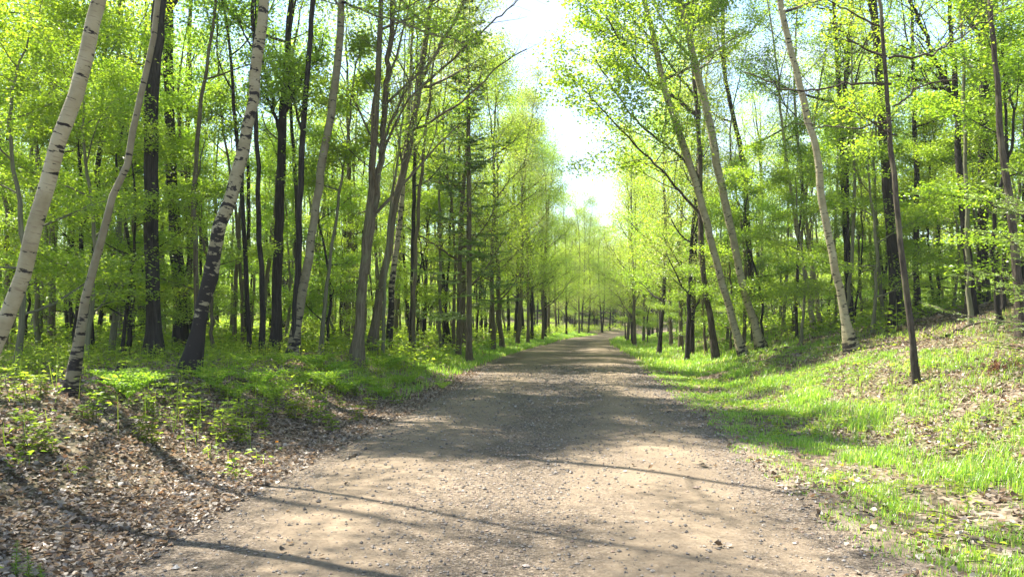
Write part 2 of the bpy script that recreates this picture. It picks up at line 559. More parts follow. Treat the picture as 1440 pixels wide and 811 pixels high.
def road_mat():
    m, n, l = new_mat('dirt_and_gravel')
    out = N(n, 'OutputMaterial')
    bs = N(n, 'BsdfPrincipled', Roughness=.95)
    bs.inputs['Specular IOR Level'].default_value = .12
    tc = n.new('ShaderNodeTexCoord')
    lat = N(n, 'Attribute', attribute_name='lateral')
    sep = n.new('ShaderNodeSeparateXYZ'); l.new(lat.outputs['Vector'], sep.inputs[0])
    # x: signed distance from centre, y: along
    n1 = N(n, 'TexNoise', Scale=1.0, Detail=6, Roughness=.6)
    mp = n.new('ShaderNodeMapping'); mp.inputs['Scale'].default_value = (1.3, .35, 1)
    l.new(lat.outputs['Vector'], mp.inputs['Vector']); l.new(mp.outputs[0], n1.inputs['Vector'])
    # gravel ridge between and beside the wheel tracks
    lane = N(n, 'Math', operation='MULTIPLY'); lane.inputs[1].default_value = 2.35
    l.new(sep.outputs['X'], lane.inputs[0])
    cs = N(n, 'Math', operation='COSINE'); l.new(lane.outputs[0], cs.inputs[0])
    ma = N(n, 'Math', operation='MULTIPLY_ADD'); ma.inputs[1].default_value = .15
    l.new(cs.outputs[0], ma.inputs[0]); l.new(n1.outputs['Fac'], ma.inputs[2])
    rg = ramp(n, [(.34, (0, 0, 0)), (.6, (1, 1, 1))]); l.new(ma.outputs[0], rg.inputs['Fac'])
    n2 = N(n, 'TexNoise', Scale=26, Detail=7, Roughness=.7); l.new(tc.outputs['Object'], n2.inputs['Vector'])
    sand = ramp(n, [(.3, (0.1472, 0.1117, 0.0752)), (.5, (0.2061, 0.1596, 0.1090)), (.7, (0.2539, 0.2052, 0.1429))]); l.new(n2.outputs['Fac'], sand.inputs['Fac'])
    vg = N(n, 'TexVoronoi', Scale=55); l.new(tc.outputs['Object'], vg.inputs['Vector'])
    sv = n.new('ShaderNodeSeparateColor'); l.new(vg.outputs['Color'], sv.inputs[0])
    grav = ramp(n, [(0, (0.0630, 0.0499, 0.0382)), (.4, (0.1218, 0.0966, 0.0706)), (.8, (0.1890, 0.1505, 0.1080)), (1, (0.2688, 0.2218, 0.1728))]); l.new(sv.outputs[0], grav.inputs['Fac'])
    mx = N(n, 'Mix', data_type='RGBA')
    l.new(rg.outputs['Color'], mx.inputs['Factor']); l.new(sand.outputs['Color'], mx.inputs['A']); l.new(grav.outputs['Color'], mx.inputs['B'])
    n3 = N(n, 'TexNoise', Scale=.9, Detail=4); l.new(tc.outputs['Object'], n3.inputs['Vector'])
    r3 = ramp(n, [(.3, (.74, .73, .72)), (.7, (1.12, 1.09, 1.05))]); l.new(n3.outputs['Fac'], r3.inputs['Fac'])
    mm = N(n, 'Mix', data_type='RGBA', blend_type='MULTIPLY'); mm.inputs['Factor'].default_value = 1
    l.new(mx.outputs['Result'], mm.inputs['A']); l.new(r3.outputs['Color'], mm.inputs['B'])
    l.new(mm.outputs['Result'], bs.inputs['Base Color'])
    hh = N(n, 'Math', operation='MULTIPLY'); l.new(vg.outputs['Distance'], hh.inputs[0]); l.new(rg.outputs['Color'], hh.inputs[1])
    h2 = N(n, 'Math', operation='ADD'); l.new(hh.outputs[0], h2.inputs[0]); l.new(n2.outputs['Fac'], h2.inputs[1])
    bp = N(n, 'Bump', Strength=.7, Distance=.02)
    l.new(h2.outputs[0], bp.inputs['Height']); l.new(bp.outputs[0], bs.inputs['Normal'])
    l.new(bs.outputs[0], out.inputs['Surface'])
    return m


def stone_mat():
    m, n, l = new_mat('pebble_stone')
    out = N(n, 'OutputMaterial')
    bs = N(n, 'BsdfPrincipled', Roughness=.85)
    geo = n.new('ShaderNodeNewGeometry')
    rp = ramp(n, [(0, (0.0750, 0.0638, 0.0525)), (.35, (0.1500, 0.1275, 0.1050)), (.7, (0.2475, 0.2100, 0.1650)), (.92, (0.2250, 0.1500, 0.1050)), (1, (0.3750, 0.3450, 0.3000))])
    l.new(geo.outputs['Random Per Island'], rp.inputs['Fac'])
    l.new(rp.outputs['Color'], bs.inputs['Base Color'])
    l.new(bs.outputs[0], out.inputs['Surface'])
    return m


M['ground'] = ground_mat()
M['road'] = road_mat()
M['stone'] = stone_mat()

# ------------------------------------------------------------------ setting: ground and road


def spaced(lo, hi, step, far_lo, far_hi, grow=1.25):
    a = list(np.arange(lo, hi + 1e-6, step))
    s = step; x = hi
    while x < far_hi:
        s *= grow; x += s; a.append(x)
    s = step; x = lo; b = []
    while x > far_lo:
        s *= grow; x -= s; b.append(x)
    return np.array(b[::-1] + a)


def sheet(name, X, Y, Z, A, mat, label=None):
    ny, nx = X.shape
    mb = MB()
    i = np.arange(ny - 1)[:, None] * nx; j = np.arange(nx - 1)[None]
    Q = np.stack([i + j, i + j + 1, i + nx + j + 1, i + nx + j], -1).reshape(-1, 4)
    mb.add(np.stack([X, Y, Z], -1), Q, A=A)
    o = mb.build(name, mat, smooth=True, attr='lateral')
    tag(o, label, kind='structure')
    return o


gx = spaced(-9, 13, .14, -900, 900, 1.16)
gy = spaced(1.5, 26, .16, -300, 1500, 1.12)
X, Y = np.meshgrid(gx, gy)
Z = ground(X, Y) + rng.normal(0, .006, X.shape) * (np.abs(X - road_c(Y)) > half_w(Y))
off = np.abs(X - road_c(Y)) - half_w(Y)
Z = np.where(off < -.05, Z - .06, Z)
sheet('ground', X, Y, Z, np.stack([off, Y, X * 0], -1), M['ground'], 'leaf strewn forest floor rising in banks on both sides of the dirt road')
ry = spaced(1.0, 30, .16, -30, 150, 1.06)
rs_ = np.linspace(-1.06, 1.06, 44)
RS, RY = np.meshgrid(rs_, ry)
wob = 1 + .045 * np.sin(RY * 1.1 + 1) + .04 * np.sin(RY * 2.7 + RS) + .03 * np.sin(RY * 6.1 + 2 * RS)
RX = road_c(RY) + RS * half_w(RY) * np.where(np.abs(RS) > .8, wob, 1)
edge = np.clip((np.abs(RS) - .9) / .16, 0, 1)
RZ = road_z(RX, RY) + .004
RZ = np.where(np.abs(RS) > .93, np.maximum(RZ * (1 - edge) + edge * (ground(RX, RY) - .012), -1), RZ)
sheet('road', RX, RY, RZ, np.stack([RX - road_c(RY), RY, RX * 0], -1), M['road'], 'unpaved dirt and gravel road with pale wheel tracks curving away to the right')

# ------------------------------------------------------------------ trees
UP = np.array([0, 0, 1.])


class Crown:
    """collects twigs and leaf positions of one crown"""

    def __init__(self):
        self.mb = MB()
        self.n = 0


def branch_path(g, p0, d0, L, n, rise=.10, wig=.12):
    pts = [np.asarray(p0, float)]
    d = unit(d0)
    for _ in range(n):
        d = unit(d + UP * rise + g.normal(0, wig, 3) * np.array([1, 1, .6]))
        pts.append(pts[-1] + d * L / n)
    return np.array(pts)


def spray(crown, g, path, count, size, spread, thick, tilt=.42):
    t = g.uniform(.1, 1.05, count)
    n = len(path) - 1
    i = np.clip((t * n).astype(int), 0, n - 1)
    f = (t * n - i)[:, None]
    P = path[i] * (1 - f) + path[i + 1] * f
    P = P + np.stack([g.normal(0, spread, count), g.normal(0, spread, count), g.normal(-.02, thick, count)], -1)
    leaves(crown.mb, P, size, g, tilt=tilt, m=0)
    crown.n += count


def grow(limb_mb, crown, g, p0, d0, L, r0, S, level=0):
    n = 7 if level == 0 else 4
    path = branch_path(g, p0, d0, L, n, S['rise'] * (1 if level == 0 else .35), S['wig'])
    rad = np.linspace(r0, r0 * .3 + .0025, n + 1)
    if level == 0:
        limb_mb.tube(path, rad, 5, m=0, cap=False)
    else:
        crown.mb.tube(path, rad, 3, m=1, cap=False)
    if level < 2:
        k = S['subs'][level]
        ts = np.linspace(.25, 1.0, k) + g.uniform(-.05, .05, k)
        side = 1
        for t in ts:
            q = np.clip(t, 0, 1) * n
            i = min(int(q), n - 1)
            p = path[i] + (path[i + 1] - path[i]) * (q - i)
            d = unit(path[i + 1] - path[i])
            lat = unit(np.cross(d, UP)) * side
            side = -side
            a = g.uniform(.6, 1.15)
            dd = unit(d * math.cos(a) + lat * math.sin(a) + UP * g.normal(.05, S['vert']))
            grow(limb_mb, crown, g, p, dd, L * S['ratio'] * g.uniform(.75, 1.2) * (1.1 - .45 * t), max(r0 * .42 * (1 - .4 * t), .003), S, level + 1)
        if level == 1:
            spray(crown, g, path, S['n'] // 2, S['leaf'], S['spread'], S['thick'], S['tilt'])
    else:
        spray(crown, g, path, S['n'], S['leaf'], S['spread'], S['thick'], S['tilt'])


STY = dict(rise=.10, wig=.12, subs=(6, 4), ratio=.5, vert=.22, n=30, leaf=.11, spread=.16, thick=.06, tilt=.45)


def style(**k):
    s = dict(STY); s.update(k); return s


def limbs_along(g, trunk, rad, t0, t1, count, S, Lf, parent_mats, elev=(.35, .9), az0=None):
    """main limbs off a trunk path between fractions t0..t1; returns list of MB and the Crown"""
    crown = Crown()
    out = []
    n = len(trunk) - 1
    az = g.uniform(0, 6.28) if az0 is None else az0
    for k in range(count):
        t = t0 + (t1 - t0) * (k + g.uniform(0, .8)) / count
        q = min(t, .999) * n
        i = int(q)
        p = trunk[i] + (trunk[i + 1] - trunk[i]) * (q - i)
        r = rad[i]
        az += 2.4 + g.normal(0, .35)
        el = elev[0] + (elev[1] - elev[0]) * (t - t0) / (t1 - t0 + 1e-6) + g.normal(0, .1)
        d = np.array([math.cos(az) * math.cos(el), math.sin(az) * math.cos(el), math.sin(el)])
        L = Lf(t) * g.uniform(.75, 1.2)
        mb = MB()
        grow(mb, crown, g, p, d, L, min(r * .55, .02 + L * .011), S)
        out.append(mb)
    # leader
    mb = MB()
    d = unit(trunk[-1] - trunk[-2])
    grow(mb, crown, g, trunk[-1] - d * .05, d, Lf(1.0) * .8, rad[-1], S)
    out.append(mb)
    return out, crown


def assemble(name, base, trunk, rad, limbs, crown, bark, leaf, sides=12, label=None, cat='tree', group=None, rough=.035, flare=.45, g=None, extra=None):
    e = empty(name, base)
    tag(e, label, cat, group)
    tb = MB()
    tb.tube(trunk, rad, sides, rough=rough, flare=flare, rg=g)
    tb.build('trunk', bark, e, smooth=True, attr='bark', loc=base)
    for mb in limbs:
        if mb.n:
            mb.build('limb', bark, e, smooth=True, attr='bark', loc=base)
    if crown is not None and crown.mb.n:
        crown.mb.build('crown', [leaf, bark], e, attr='bark', loc=base)
    return e


# ---- trees one can point at in the photograph, from pixel polylines laid at the tree's own distance
HEROES = []      # (short name, empty, pixel x at base)


def hero(short, label, base, pts, bark, leaf='leaf_fresh', H=15, d=None, t0=.5, nl=7, R_=2.6, S=None, group=None, side_limbs=(), lean_y=0.0, cat='tree', name=None, seed=0, slim=.76, crown=True):
    """base (px,py,w); pts [(px,py,w) ...] going up; d: distance when the foot is hidden"""
    g = np.random.RandomState(1000 + seed * 17 + int(base[0]) % 977)
    base = (base[0], base[1], base[2] * slim); pts = [(a_, b_, w_ * slim) for a_, b_, w_ in pts]
    if d is None:
        b = hit(base[0], base[1])
    else:
        b = at(base[0], base[1], d); b[2] = float(ground(b[0], b[1]))
    D = b[1]
    P = [b + np.array([0, 0, -.12])]
    W = [base[2] * D / F_PX / 2]
    for i, (px, py, w) in enumerate(pts):
        q = at(px, py, D)
        q = at(px, py, D + lean_y * (q[2] - b[2]))
        P.append(q); W.append(w * q[1] / F_PX / 2)
    # go on above the picture
    top = P[-1]; dirn = unit(P[-1] - P[-2])
    left_h = b[2] + H - top[2]
    r_end = max(W[-1] * .25, .012)
    if left_h > 1.0:
        k = 4
        for j in range(1, k + 1):
            dirn = unit(dirn + UP * .12 + g.normal(0, .05, 3))
            P.append(P[-1] + dirn * left_h / k / max(dirn[2], .5))
            W.append(W[len(pts)] * (1 - j / k) + r_end * j / k)
    P = np.array(P)
    n = max(24, int(H * 2.6))
    path, rad = smooth_path(P, W, n)
    wob = g.normal(0, .012, path.shape); wob[:, 2] = 0; wob[0] = 0
    path = path + wob
    S = S or style(leaf=.09 if (base[0] < 480 and D < 21) else (.065 if D < 25 else .08), n=70 if (base[0] < 480 and D < 21 and H > 12) else 34, subs=(7, 4), tilt=.6, spread=.17, thick=.08)
    limbs, cr = [], Crown()
    if crown:
        limbs, cr = limbs_along(g, path, rad, t0, .97, nl, S, lambda t: R_ * (1.15 - .55 * max(0, (t - t0) / (1 - t0))), None)
    for sl in side_limbs:
        poly, leafy = sl[0], sl[1]
        dd = sl[2] if len(sl) > 2 else 0.0
        lp = []; lw = []
        for i, (px, py, w) in enumerate(poly):
            f = i / max(1, len(poly) - 1)
            q = at(px, py, D)
            q = at(px, py, D + lean_y * (q[2] - b[2]) + dd * f)
            lp.append(q); lw.append(max(w * q[1] / F_PX / 2, .004))
        pth, rr = smooth_path(lp, lw, max(8, 5 * len(poly)))
        pth[1:] += g.normal(0, .02, pth[1:].shape)
        mb = MB(); mb.tube(pth, rr, 6, cap=True)
        LL = np.linalg.norm(np.diff(pth, axis=0), axis=1).sum()
        side = 1
        for t in np.linspace(.18 if leafy else .3, 1, 13 if leafy else 6):
            i = min(int(t * (len(pth) - 1)), len(pth) - 2)
            dv = unit(pth[i + 1] - pth[i]); lat = unit(np.cross(dv, UP)) * side; side = -side
            a = g.uniform(.5, 1.0)
            dv = unit(dv * math.cos(a) + lat * math.sin(a) + UP * g.normal(.1, .25))
            S2 = dict(S); S2['n'] = int(S['n'] * leafy)
            if leafy:
                S2['subs'] = (4, 5)
                grow(mb, cr, g, pth[i], dv, LL * .36 * (1.15 - .5 * t), max(rr[i] * .5, .004), S2, 1)
            else:
                tw = branch_path(g, pth[i], dv, LL * .35 * (1.1 - .5 * t), 4, .05, .15)
                mb.tube(tw, np.linspace(max(rr[i] * .5, .004), .003, 5), 3, cap=False)
                for _ in range(3):
                    k = g.randint(1, 4)
                    t2 = branch_path(g, tw[k], unit(tw[k + 1] - tw[k] + g.normal(0, .6, 3)), LL * .14, 3, .03, .15)
                    mb.tube(t2, np.linspace(.004, .002, 4), 3, cap=False)
        limbs.append(mb)
    e = assemble(name or 'tree', b, path, rad, limbs, cr, M[bark], M[leaf], sides=14 if base[2] > 14 else 9, label=label, cat=cat, group=group, g=g,
                 flare=.55 if base[2] > 12 else .45)
    HEROES.append((short, e, base[0], D))
    return e


BIRCH = 'pale birches leaning over the road'
OV = style(leaf=.115, n=120, spread=.20, thick=.12, tilt=.7)
# left side
hero('cream birch', 'thick clean cream birch leaning right at the very edge of the road bank', (-62, 612, 34), [(-36, 550, 31), (-12, 498, 29), (3, 465, 28), (19, 428, 28), (31, 391, 28), (41, 354, 28), (56, 288, 28), (75, 222, 27), (98, 148, 26), (120, 74, 26), (140, 0, 25)],
     'birch', 'leaf_fresh', 15, t0=.55, nl=6, R_=2.0, S=style(leaf=.07, n=26, spread=.17, thick=.08, subs=(6, 4)), group=BIRCH, name='birch_tree', seed=1, slim=.76)
hero('slender birch', 'slender grey birch with dark foot, leaning right beside the thick cream birch', (98, 556, 17), [(109, 502, 14), (120, 428, 13), (138, 354, 12.5), (158, 280, 11), (182, 222, 11), (196, 148, 10.5), (210, 74, 9.5), (222, 0, 9)],
     'birch_grey', 'leaf_fresh', 14, t0=.72, nl=5, R_=1.3, S=style(leaf=.07, n=16, spread=.17, thick=.08, subs=(6, 4)), group=BIRCH, name='birch_tree', seed=2, slim=.86)
hero('black oak', 'tall straight black-barked tree right of the slender birch', (221, 508, 31), [(216, 440, 25), (212, 300, 25), (214, 150, 24), (224, 0, 24)], 'bark_dark', 'leaf_green', 16, t0=.54, nl=12, R_=3.3, S=style(leaf=.10, n=70, spread=.3, thick=.15, subs=(7, 4), tilt=.5), name='oak_tree', seed=3)
hero('twin black oak', 'thick black trunk just behind and right of the tall black one', (257, 448, 24), [(250, 370, 23), (243, 280, 20), (238, 150, 18), (237, 0, 17)], 'bark_dark', 'leaf_fresh', 18, d=21, t0=.4, nl=8, R_=3.0, name='oak_tree', seed=4)
hero('narrow dark trunk', 'narrow straight dark trunk between the black trunks and the scarred birch', (268, 420, 9), [(266, 300, 9), (264, 150, 8), (268, 0, 7)], 'bark_dark', 'leaf_fresh', 16, d=27, t0=.35, nl=8, name='tree', seed=5)
hero('scarred birch', 'crooked birch with black scarred lower trunk and pale top, leaning right', (263, 526, 29), [(271, 500, 26), (278, 465, 22), (285, 428, 21), (295, 392, 25), (300, 360, 21), (309, 317, 22), (324, 280, 21), (331, 258, 21), (340, 222, 20), (348, 185, 17), (354, 148, 17), (358, 111, 17), (363, 74, 17), (368, 37, 16), (372, 0, 15)],
     'birch_scarred', 'leaf_fresh', 16, t0=.66, nl=5, R_=1.6, S=style(leaf=.07, n=18, spread=.17, thick=.08, subs=(6, 4)), group=BIRCH, name='birch_tree', seed=6, slim=.88)
hero('thin bent trunk', 'thin dark bent trunk just right of the scarred birch', (352, 472, 9), [(347, 400, 9), (343, 310, 8), (333, 200, 7), (322, 60, 5), (312, 0, 4)], 'bark_dark', 'leaf_fresh', 11, d=19, t0=.5, nl=6, R_=1.8, name='tree', seed=7)
hero('forked oak', 'dark forked tree with rising side limbs between two pale birches', (388, 468, 19), [(390, 380, 17), (393, 290, 17), (397, 180, 16), (402, 110, 12), (409, 0, 9)], 'bark_dark', 'leaf_green', 17, d=20, t0=.45, nl=8, R_=2.8, name='oak_tree', seed=8,
     side_limbs=[([(396, 165, 9), (415, 130, 6), (432, 100, 4), (455, 60, 3)], .5), ([(393, 185, 6), (380, 130, 4), (368, 80, 3)], .4)])
hero('dark pole trunk', 'dark pole-straight trunk touching the left side of the banded birch', (414, 476, 13), [(417, 400, 12), (421, 300, 12), (428, 160, 10), (441, 0, 9)], 'bark_dark', 'leaf_fresh', 16, d=17.5, t0=.5, nl=7, name='tree', seed=9,
     side_limbs=[([(426, 190, 5), (412, 140, 3), (400, 90, 2)], .3)])
hero('banded birch', 'pale banded birch with slight lean standing in ferns on the left bank', (412, 504, 21), [(415, 480, 18), (421, 428, 18), (435, 354, 16), (444, 290, 15), (454, 222, 15), (467, 148, 14), (476, 74, 13), (480, 0, 12)],
     'birch_grey', 'leaf_fresh', 15, t0=.5, nl=7, group=BIRCH, name='birch_tree', seed=10, side_limbs=[([(478, 2, 4), (530, 22, 3), (590, 42, 2.5), (660, 62, 2)], .25, -1.5)])
hero('olive pole', 'thin olive-barked pole leaning right, right of the banded birch', (450, 503, 8), [(457, 430, 7), (466, 350, 6), (478, 270, 5), (488, 200, 4), (500, 90, 3)], 'bark_olive', 'leaf_fresh', 8, t0=.5, nl=5, R_=1.4, name='tree', seed=11)
hero('brown twin trunk', 'wide grey-brown trunk with a partner fused at its foot at the road side', (499, 517, 25), [(506, 450, 19), (511, 390, 17), (519, 300, 14), (526, 200, 12), (532, 90, 11), (537, 0, 9)], 'bark_grey', 'leaf_dull', 15, t0=.5, nl=7, R_=2.6, name='maple_tree', seed=12,
     side_limbs=[([(513, 385, 13), (522, 320, 11), (533, 240, 10), (543, 140, 9), (553, 0, 7), (558, -70, 5)], .25, .4), ([(533, 215, 4), (560, 150, 3), (590, 90, 2)], .2)])
hero('leaning brown trunk', 'smooth grey-brown trunk leaning right and forking high, right of the fused pair', (521, 498, 20), [(532, 428, 15), (546, 354, 13), (557, 280, 12), (573, 222, 12.5), (584, 148, 12), (590, 118, 12), (598, 60, 10), (607, 0, 8)], 'bark_grey', 'leaf_dull', 15, t0=.5, nl=7, R_=2.7, name='maple_tree', seed=13,
     side_limbs=[([(590, 118, 7), (610, 80, 5), (640, 30, 4), (665, -20, 3)], .25), ([(578, 185, 4), (640, 150, 3), (700, 95, 2.2), (740, 70, 1.5)], 0, -1), ([(590, 125, 4), (650, 70, 3), (705, 20, 2.2), (735, -5, 1.5)], 0, -1.5), ([(566, 245, 4), (560, 190, 3), (545, 120, 3)], .3)])
hero('peeling birch', 'dark peeling birch half hidden behind the leaning grey-brown trunk', (546, 468, 13), [(552, 400, 11), (560, 330, 10), (566, 270, 8), (575, 150, 7)], 'birch_scarred', 'leaf_dull', 13, d=24, t0=.5, nl=6, name='birch_tree', seed=14)
hero('straight fir', 'straight slim conifer trunk with dark needles at the left road side', (578, 492, 9), [(580, 400, 8), (582, 280, 7), (586, 100, 5)], 'bark_dark', 'needle', 12, t0=.45, nl=7, R_=1.6, name='fir_tree', seed=15, S=style(leaf=.05, n=50, spread=.08, thick=.03))
hero('black pole', 'thin black pole trunk right of the straight slim conifer', (597, 481, 6), [(599, 400, 6), (602, 280, 5), (606, 150, 4)], 'bark_dark', 'leaf_dull', 12, t0=.45, nl=6, R_=1.8, name='tree', seed=16)
# right side
hero('left road birch', 'pale birch nearest the road on the right, first of the leaning pair', (1046, 501, 17), [(1035, 465, 14), (1019, 410, 13), (1000, 340, 13), (984, 275, 13), (962, 205, 13), (938, 135, 12), (918, 50, 11), (906, 0, 10)],
     'birch', 'leaf_yellow', 17, t0=.5, nl=7, R_=2.6, group=BIRCH, name='birch_tree', seed=20, S=style(leaf=.11, n=22))
hero('right road birch', 'pale birch with dark foot, second of the leaning pair right of the road', (1072, 493, 19), [(1062, 460, 14), (1043, 395, 14), (1028, 320, 14), (1012, 250, 14), (998, 175, 14), (975, 80, 13), (957, 0, 12)],
     'birch', 'leaf_yellow', 17, t0=.5, nl=7, R_=2.6, group=BIRCH, name='birch_tree', seed=21, S=style(leaf=.11, n=22))
hero('grey limb tree', 'dark tree behind the leaning birch pair with limbs reaching over the road', (1008, 480, 14), [(1000, 452, 12), (991, 405, 10), (985, 320, 9), (984, 220, 9), (976, 110, 8), (965, 30, 6)], 'bark_brown', 'leaf_fresh', 16, d=27, t0=.6, nl=5, R_=2.4, name='maple_tree', seed=22,
     side_limbs=[([(983, 165, 7), (940, 130, 5), (905, 100, 3.5), (872, 55, 3), (852, 25, 2)], .55, -3), ([(983, 250, 5), (950, 215, 3.5), (905, 180, 3), (866, 130, 2.2), (838, 85, 2)], .5, -4),
                 ([(984, 300, 4), (930, 240, 3), (880, 190, 2.5), (845, 152, 1.8), (822, 128, 1.5)], .42, -4), ([(980, 140, 4), (930, 75, 3), (880, 15, 2), (862, -10, 2)], .5, -4)], S=OV)
hero('bent dark trunk', 'dark bent trunk rising through foliage right of the leaning birch pair', (1062, 450, 13), [(1052, 330, 10), (1044, 220, 9), (1020, 110, 8), (1016, 0, 7)], 'bark_dark', 'leaf_yellow', 16, d=30, t0=.45, nl=7, name='tree', seed=23)
hero('slope birch', 'pale birch with dark foot alone on the grassy right slope', (1201, 494, 21), [(1190, 455, 15), (1179, 400, 14), (1168, 340, 14), (1158, 290, 14), (1150, 225, 13), (1130, 140, 12), (1108, 50, 11), (1098, 0, 11)],
     'birch', 'leaf_yellow', 16, t0=.5, nl=7, R_=2.6, group=BIRCH, name='birch_tree', seed=24)
hero('back birch', 'slim pale birch deep behind the grassy slope, left of a twin', (1146, 455, 9), [(1135, 400, 7), (1124, 345, 7), (1115, 290, 6), (1100, 180, 5)], 'birch', 'leaf_fresh', 13, d=27, t0=.5, nl=6, name='birch_tree', seed=25, group=BIRCH)
hero('back twin birch', 'slim pale birch deep behind the grassy slope, right of its twin', (1155, 453, 8), [(1146, 400, 7), (1138, 345, 6), (1132, 290, 6), (1120, 180, 5)], 'birch', 'leaf_fresh', 13, d=27.5, t0=.5, nl=6, name='birch_tree', seed=26, group=BIRCH)
hero('dark slope trunk', 'dark twin-stemmed trunk behind the slope birch on the right', (1196, 452, 13), [(1190, 330, 12), (1184, 190, 11), (1177, 90, 8), (1172, 0, 6)], 'bark_dark', 'leaf_fresh', 16, d=26, t0=.45, nl=7, name='tree', seed=27, side_limbs=[([(1186, 170, 7), (1192, 90, 6), (1198, 0, 4)], .3)])
hero('twiggy young tree', 'slim brown young tree with bare side twigs in the middle of the right slope', (1290, 537, 16), [(1284, 495, 13), (1279, 445, 13), (1269, 370, 13), (1261, 290, 12), (1252, 190, 11), (1243, 90, 9), (1237, 0, 8)],
     'bark_brown', 'leaf_fresh', 12, slim=.62, t0=.68, nl=6, R_=2.0, name='tree', seed=28,
     side_limbs=[([(1254, 118, 4), (1200, 118, 3), (1120, 128, 2.5), (1050, 100, 1.5)], 0, .5), ([(1247, 80, 4), (1205, 62, 3), (1170, 30, 2)], .2, .5), ([(1251, 82, 4), (1310, 75, 3), (1370, 40, 2), (1420, 10, 1.5)], .15, .5),
                 ([(1255, 150, 3), (1300, 120, 2.5), (1350, 110, 2)], 0, .5), ([(1256, 170, 3), (1190, 180, 2), (1130, 175, 1.5)], 0, 1), ([(1261, 190, 3), (1215, 165, 2), (1180, 150, 1.5)], .15, -.5), ([(1247, 40, 3), (1180, 10, 2), (1120, -20, 2)], .2)])
hero('thick shaded trunk', 'thick shaded trunk close behind the twiggy young tree', (1262, 447, 22), [(1256, 350, 20), (1246, 240, 17), (1236, 100, 15), (1228, 0, 12)], 'bark_dark', 'leaf_fresh', 17, d=22, t0=.45, nl=8, R_=2.8, name='oak_tree', seed=29)
hero('spreading oak', 'dark tree forking into spreading limbs at the top of the right bank', (1367, 432, 16), [(1360, 360, 14), (1353, 290, 13), (1347, 200, 12), (1344, 140, 11), (1340, 60, 8), (1336, 0, 6)], 'bark_dark', 'leaf_fresh', 15, d=19, t0=.5, nl=6, R_=2.6, name='oak_tree', seed=30,
     side_limbs=[([(1344, 145, 9), (1320, 95, 7), (1300, 50, 5), (1280, 0, 4)], .4), ([(1341, 135, 5), (1300, 115, 4), (1260, 105, 3)], .25), ([(1343, 135, 5), (1372, 155, 4), (1384, 165, 3)], 0)])
hero('thick black trunk', 'thickest black trunk standing at the top of the right bank', (1382, 434, 21), [(1382, 350, 19), (1383, 220, 17), (1384, 100, 16), (1384, 0, 14)], 'bark_dark', 'leaf_fresh', 17, d=21, t0=.5, nl=8, R_=3, name='oak_tree', seed=31,
     side_limbs=[([(1384, 60, 7), (1362, 25, 5), (1345, -20, 4)], .4), ([(1385, 65, 7), (1410, 95, 5), (1440, 120, 4)], .3)])
hero('curved brown trunk', 'curved smooth brown trunk by the young spruce boughs on the right bank', (1440, 475, 17), [(1432, 400, 15), (1424, 320, 14), (1411, 220, 12), (1400, 100, 10), (1391, 0, 9)], 'bark_brown', 'leaf_fresh', 14, t0=.55, nl=6, R_=2.4, name='maple_tree', seed=32)
hero('edge black trunk', 'broad dark trunk at the far end of the right bank behind the curved brown trunk', (1446, 430, 22), [(1444, 330, 20), (1446, 200, 18), (1450, 0, 15)], 'bark_dark', 'leaf_fresh', 16, d=20, t0=.5, nl=7, R_=2.8, name='oak_tree', seed=33)
hero('side dark trunk', 'narrow dark trunk between the thickest black and the curved brown trunks', (1404, 425, 11), [(1400, 330, 10), (1393, 230, 9), (1392, 100, 8), (1400, 0, 7)], 'bark_dark', 'leaf_fresh', 15, d=25, t0=.45, nl=7, name='tree', seed=34)
hero('mid bank trunk', 'dark straight trunk on the bank crest, right of the twiggy young tree', (1290, 440, 11), [(1288, 340, 10), (1289, 250, 9), (1284, 120, 7)], 'bark_dark', 'leaf_green', 14, d=24, t0=.4, nl=8, name='tree', seed=35)

# ---- conifers
def conifer(g, H, Rb, t0, whorls, per, leaf=.05, dens=60, droop=-.25):
    trunk, rad = smooth_path([[0, 0, -.1], [.05, 0, H * .4], [0, .05, H * .8], [0, 0, H]], [.0085 * H, .0065 * H, .003 * H, .01], 26)
    cr = Crown(); limbs = []
    for k in range(whorls):
        t = t0 + (1 - t0) * k / whorls
        z = H * t
        L = Rb * (1 - (t - t0) / (1 - t0)) ** .8 + .15
        for j in range(per):
            if g.rand() < .15: continue
            az = g.uniform(0, 6.28)
            d = np.array([math.cos(az), math.sin(az), droop + .5 * t])
            mb = MB()
            path = branch_path(g, [0, 0, z + g.uniform(-.15, .15)], d, L * g.uniform(.6, 1.15), 6, .05, .08)
            mb.tube(path, np.linspace(.011, .004, 7), 4, cap=False)
            side = 1
            for q in np.linspace(.2, 1, 8):
                i = min(int(q * 6), 5)
                dv = unit(path[i + 1] - path[i]); lat = unit(np.cross(dv, UP)) * side; side = -side
                tw = branch_path(g, path[i], unit(dv + lat * .9 + UP * -.05), L * .34 * (1.15 - .6 * q), 3, -.02, .1)
                cr.mb.tube(tw, np.linspace(.006, .003, 4), 3, m=1, cap=False)
                n = int(dens * (1.1 - .5 * q))
                tt = g.uniform(0, 1, n) * 3; ii = np.clip(tt.astype(int), 0, 2); f = (tt - ii)[:, None]
                P = tw[ii] * (1 - f) + tw[ii + 1] * f
                dd = unit(tw[-1] - tw[0])[None] * .8 + g.normal(0, .6, (n, 3)) * np.array([1, 1, .45])
                leaves(cr.mb, P, leaf, g, tilt=.5, aspect=.22, dirs=dd, fold=.02)
            limbs.append(mb)
    return trunk, rad, limbs, cr


def keep_limbs(limbs, k):
    """merge thin boughs into k bough meshes' worth of parts at most"""
    if len(limbs) <= k:
        return limbs
    out = limbs[:k]
    return out + limbs[k:]


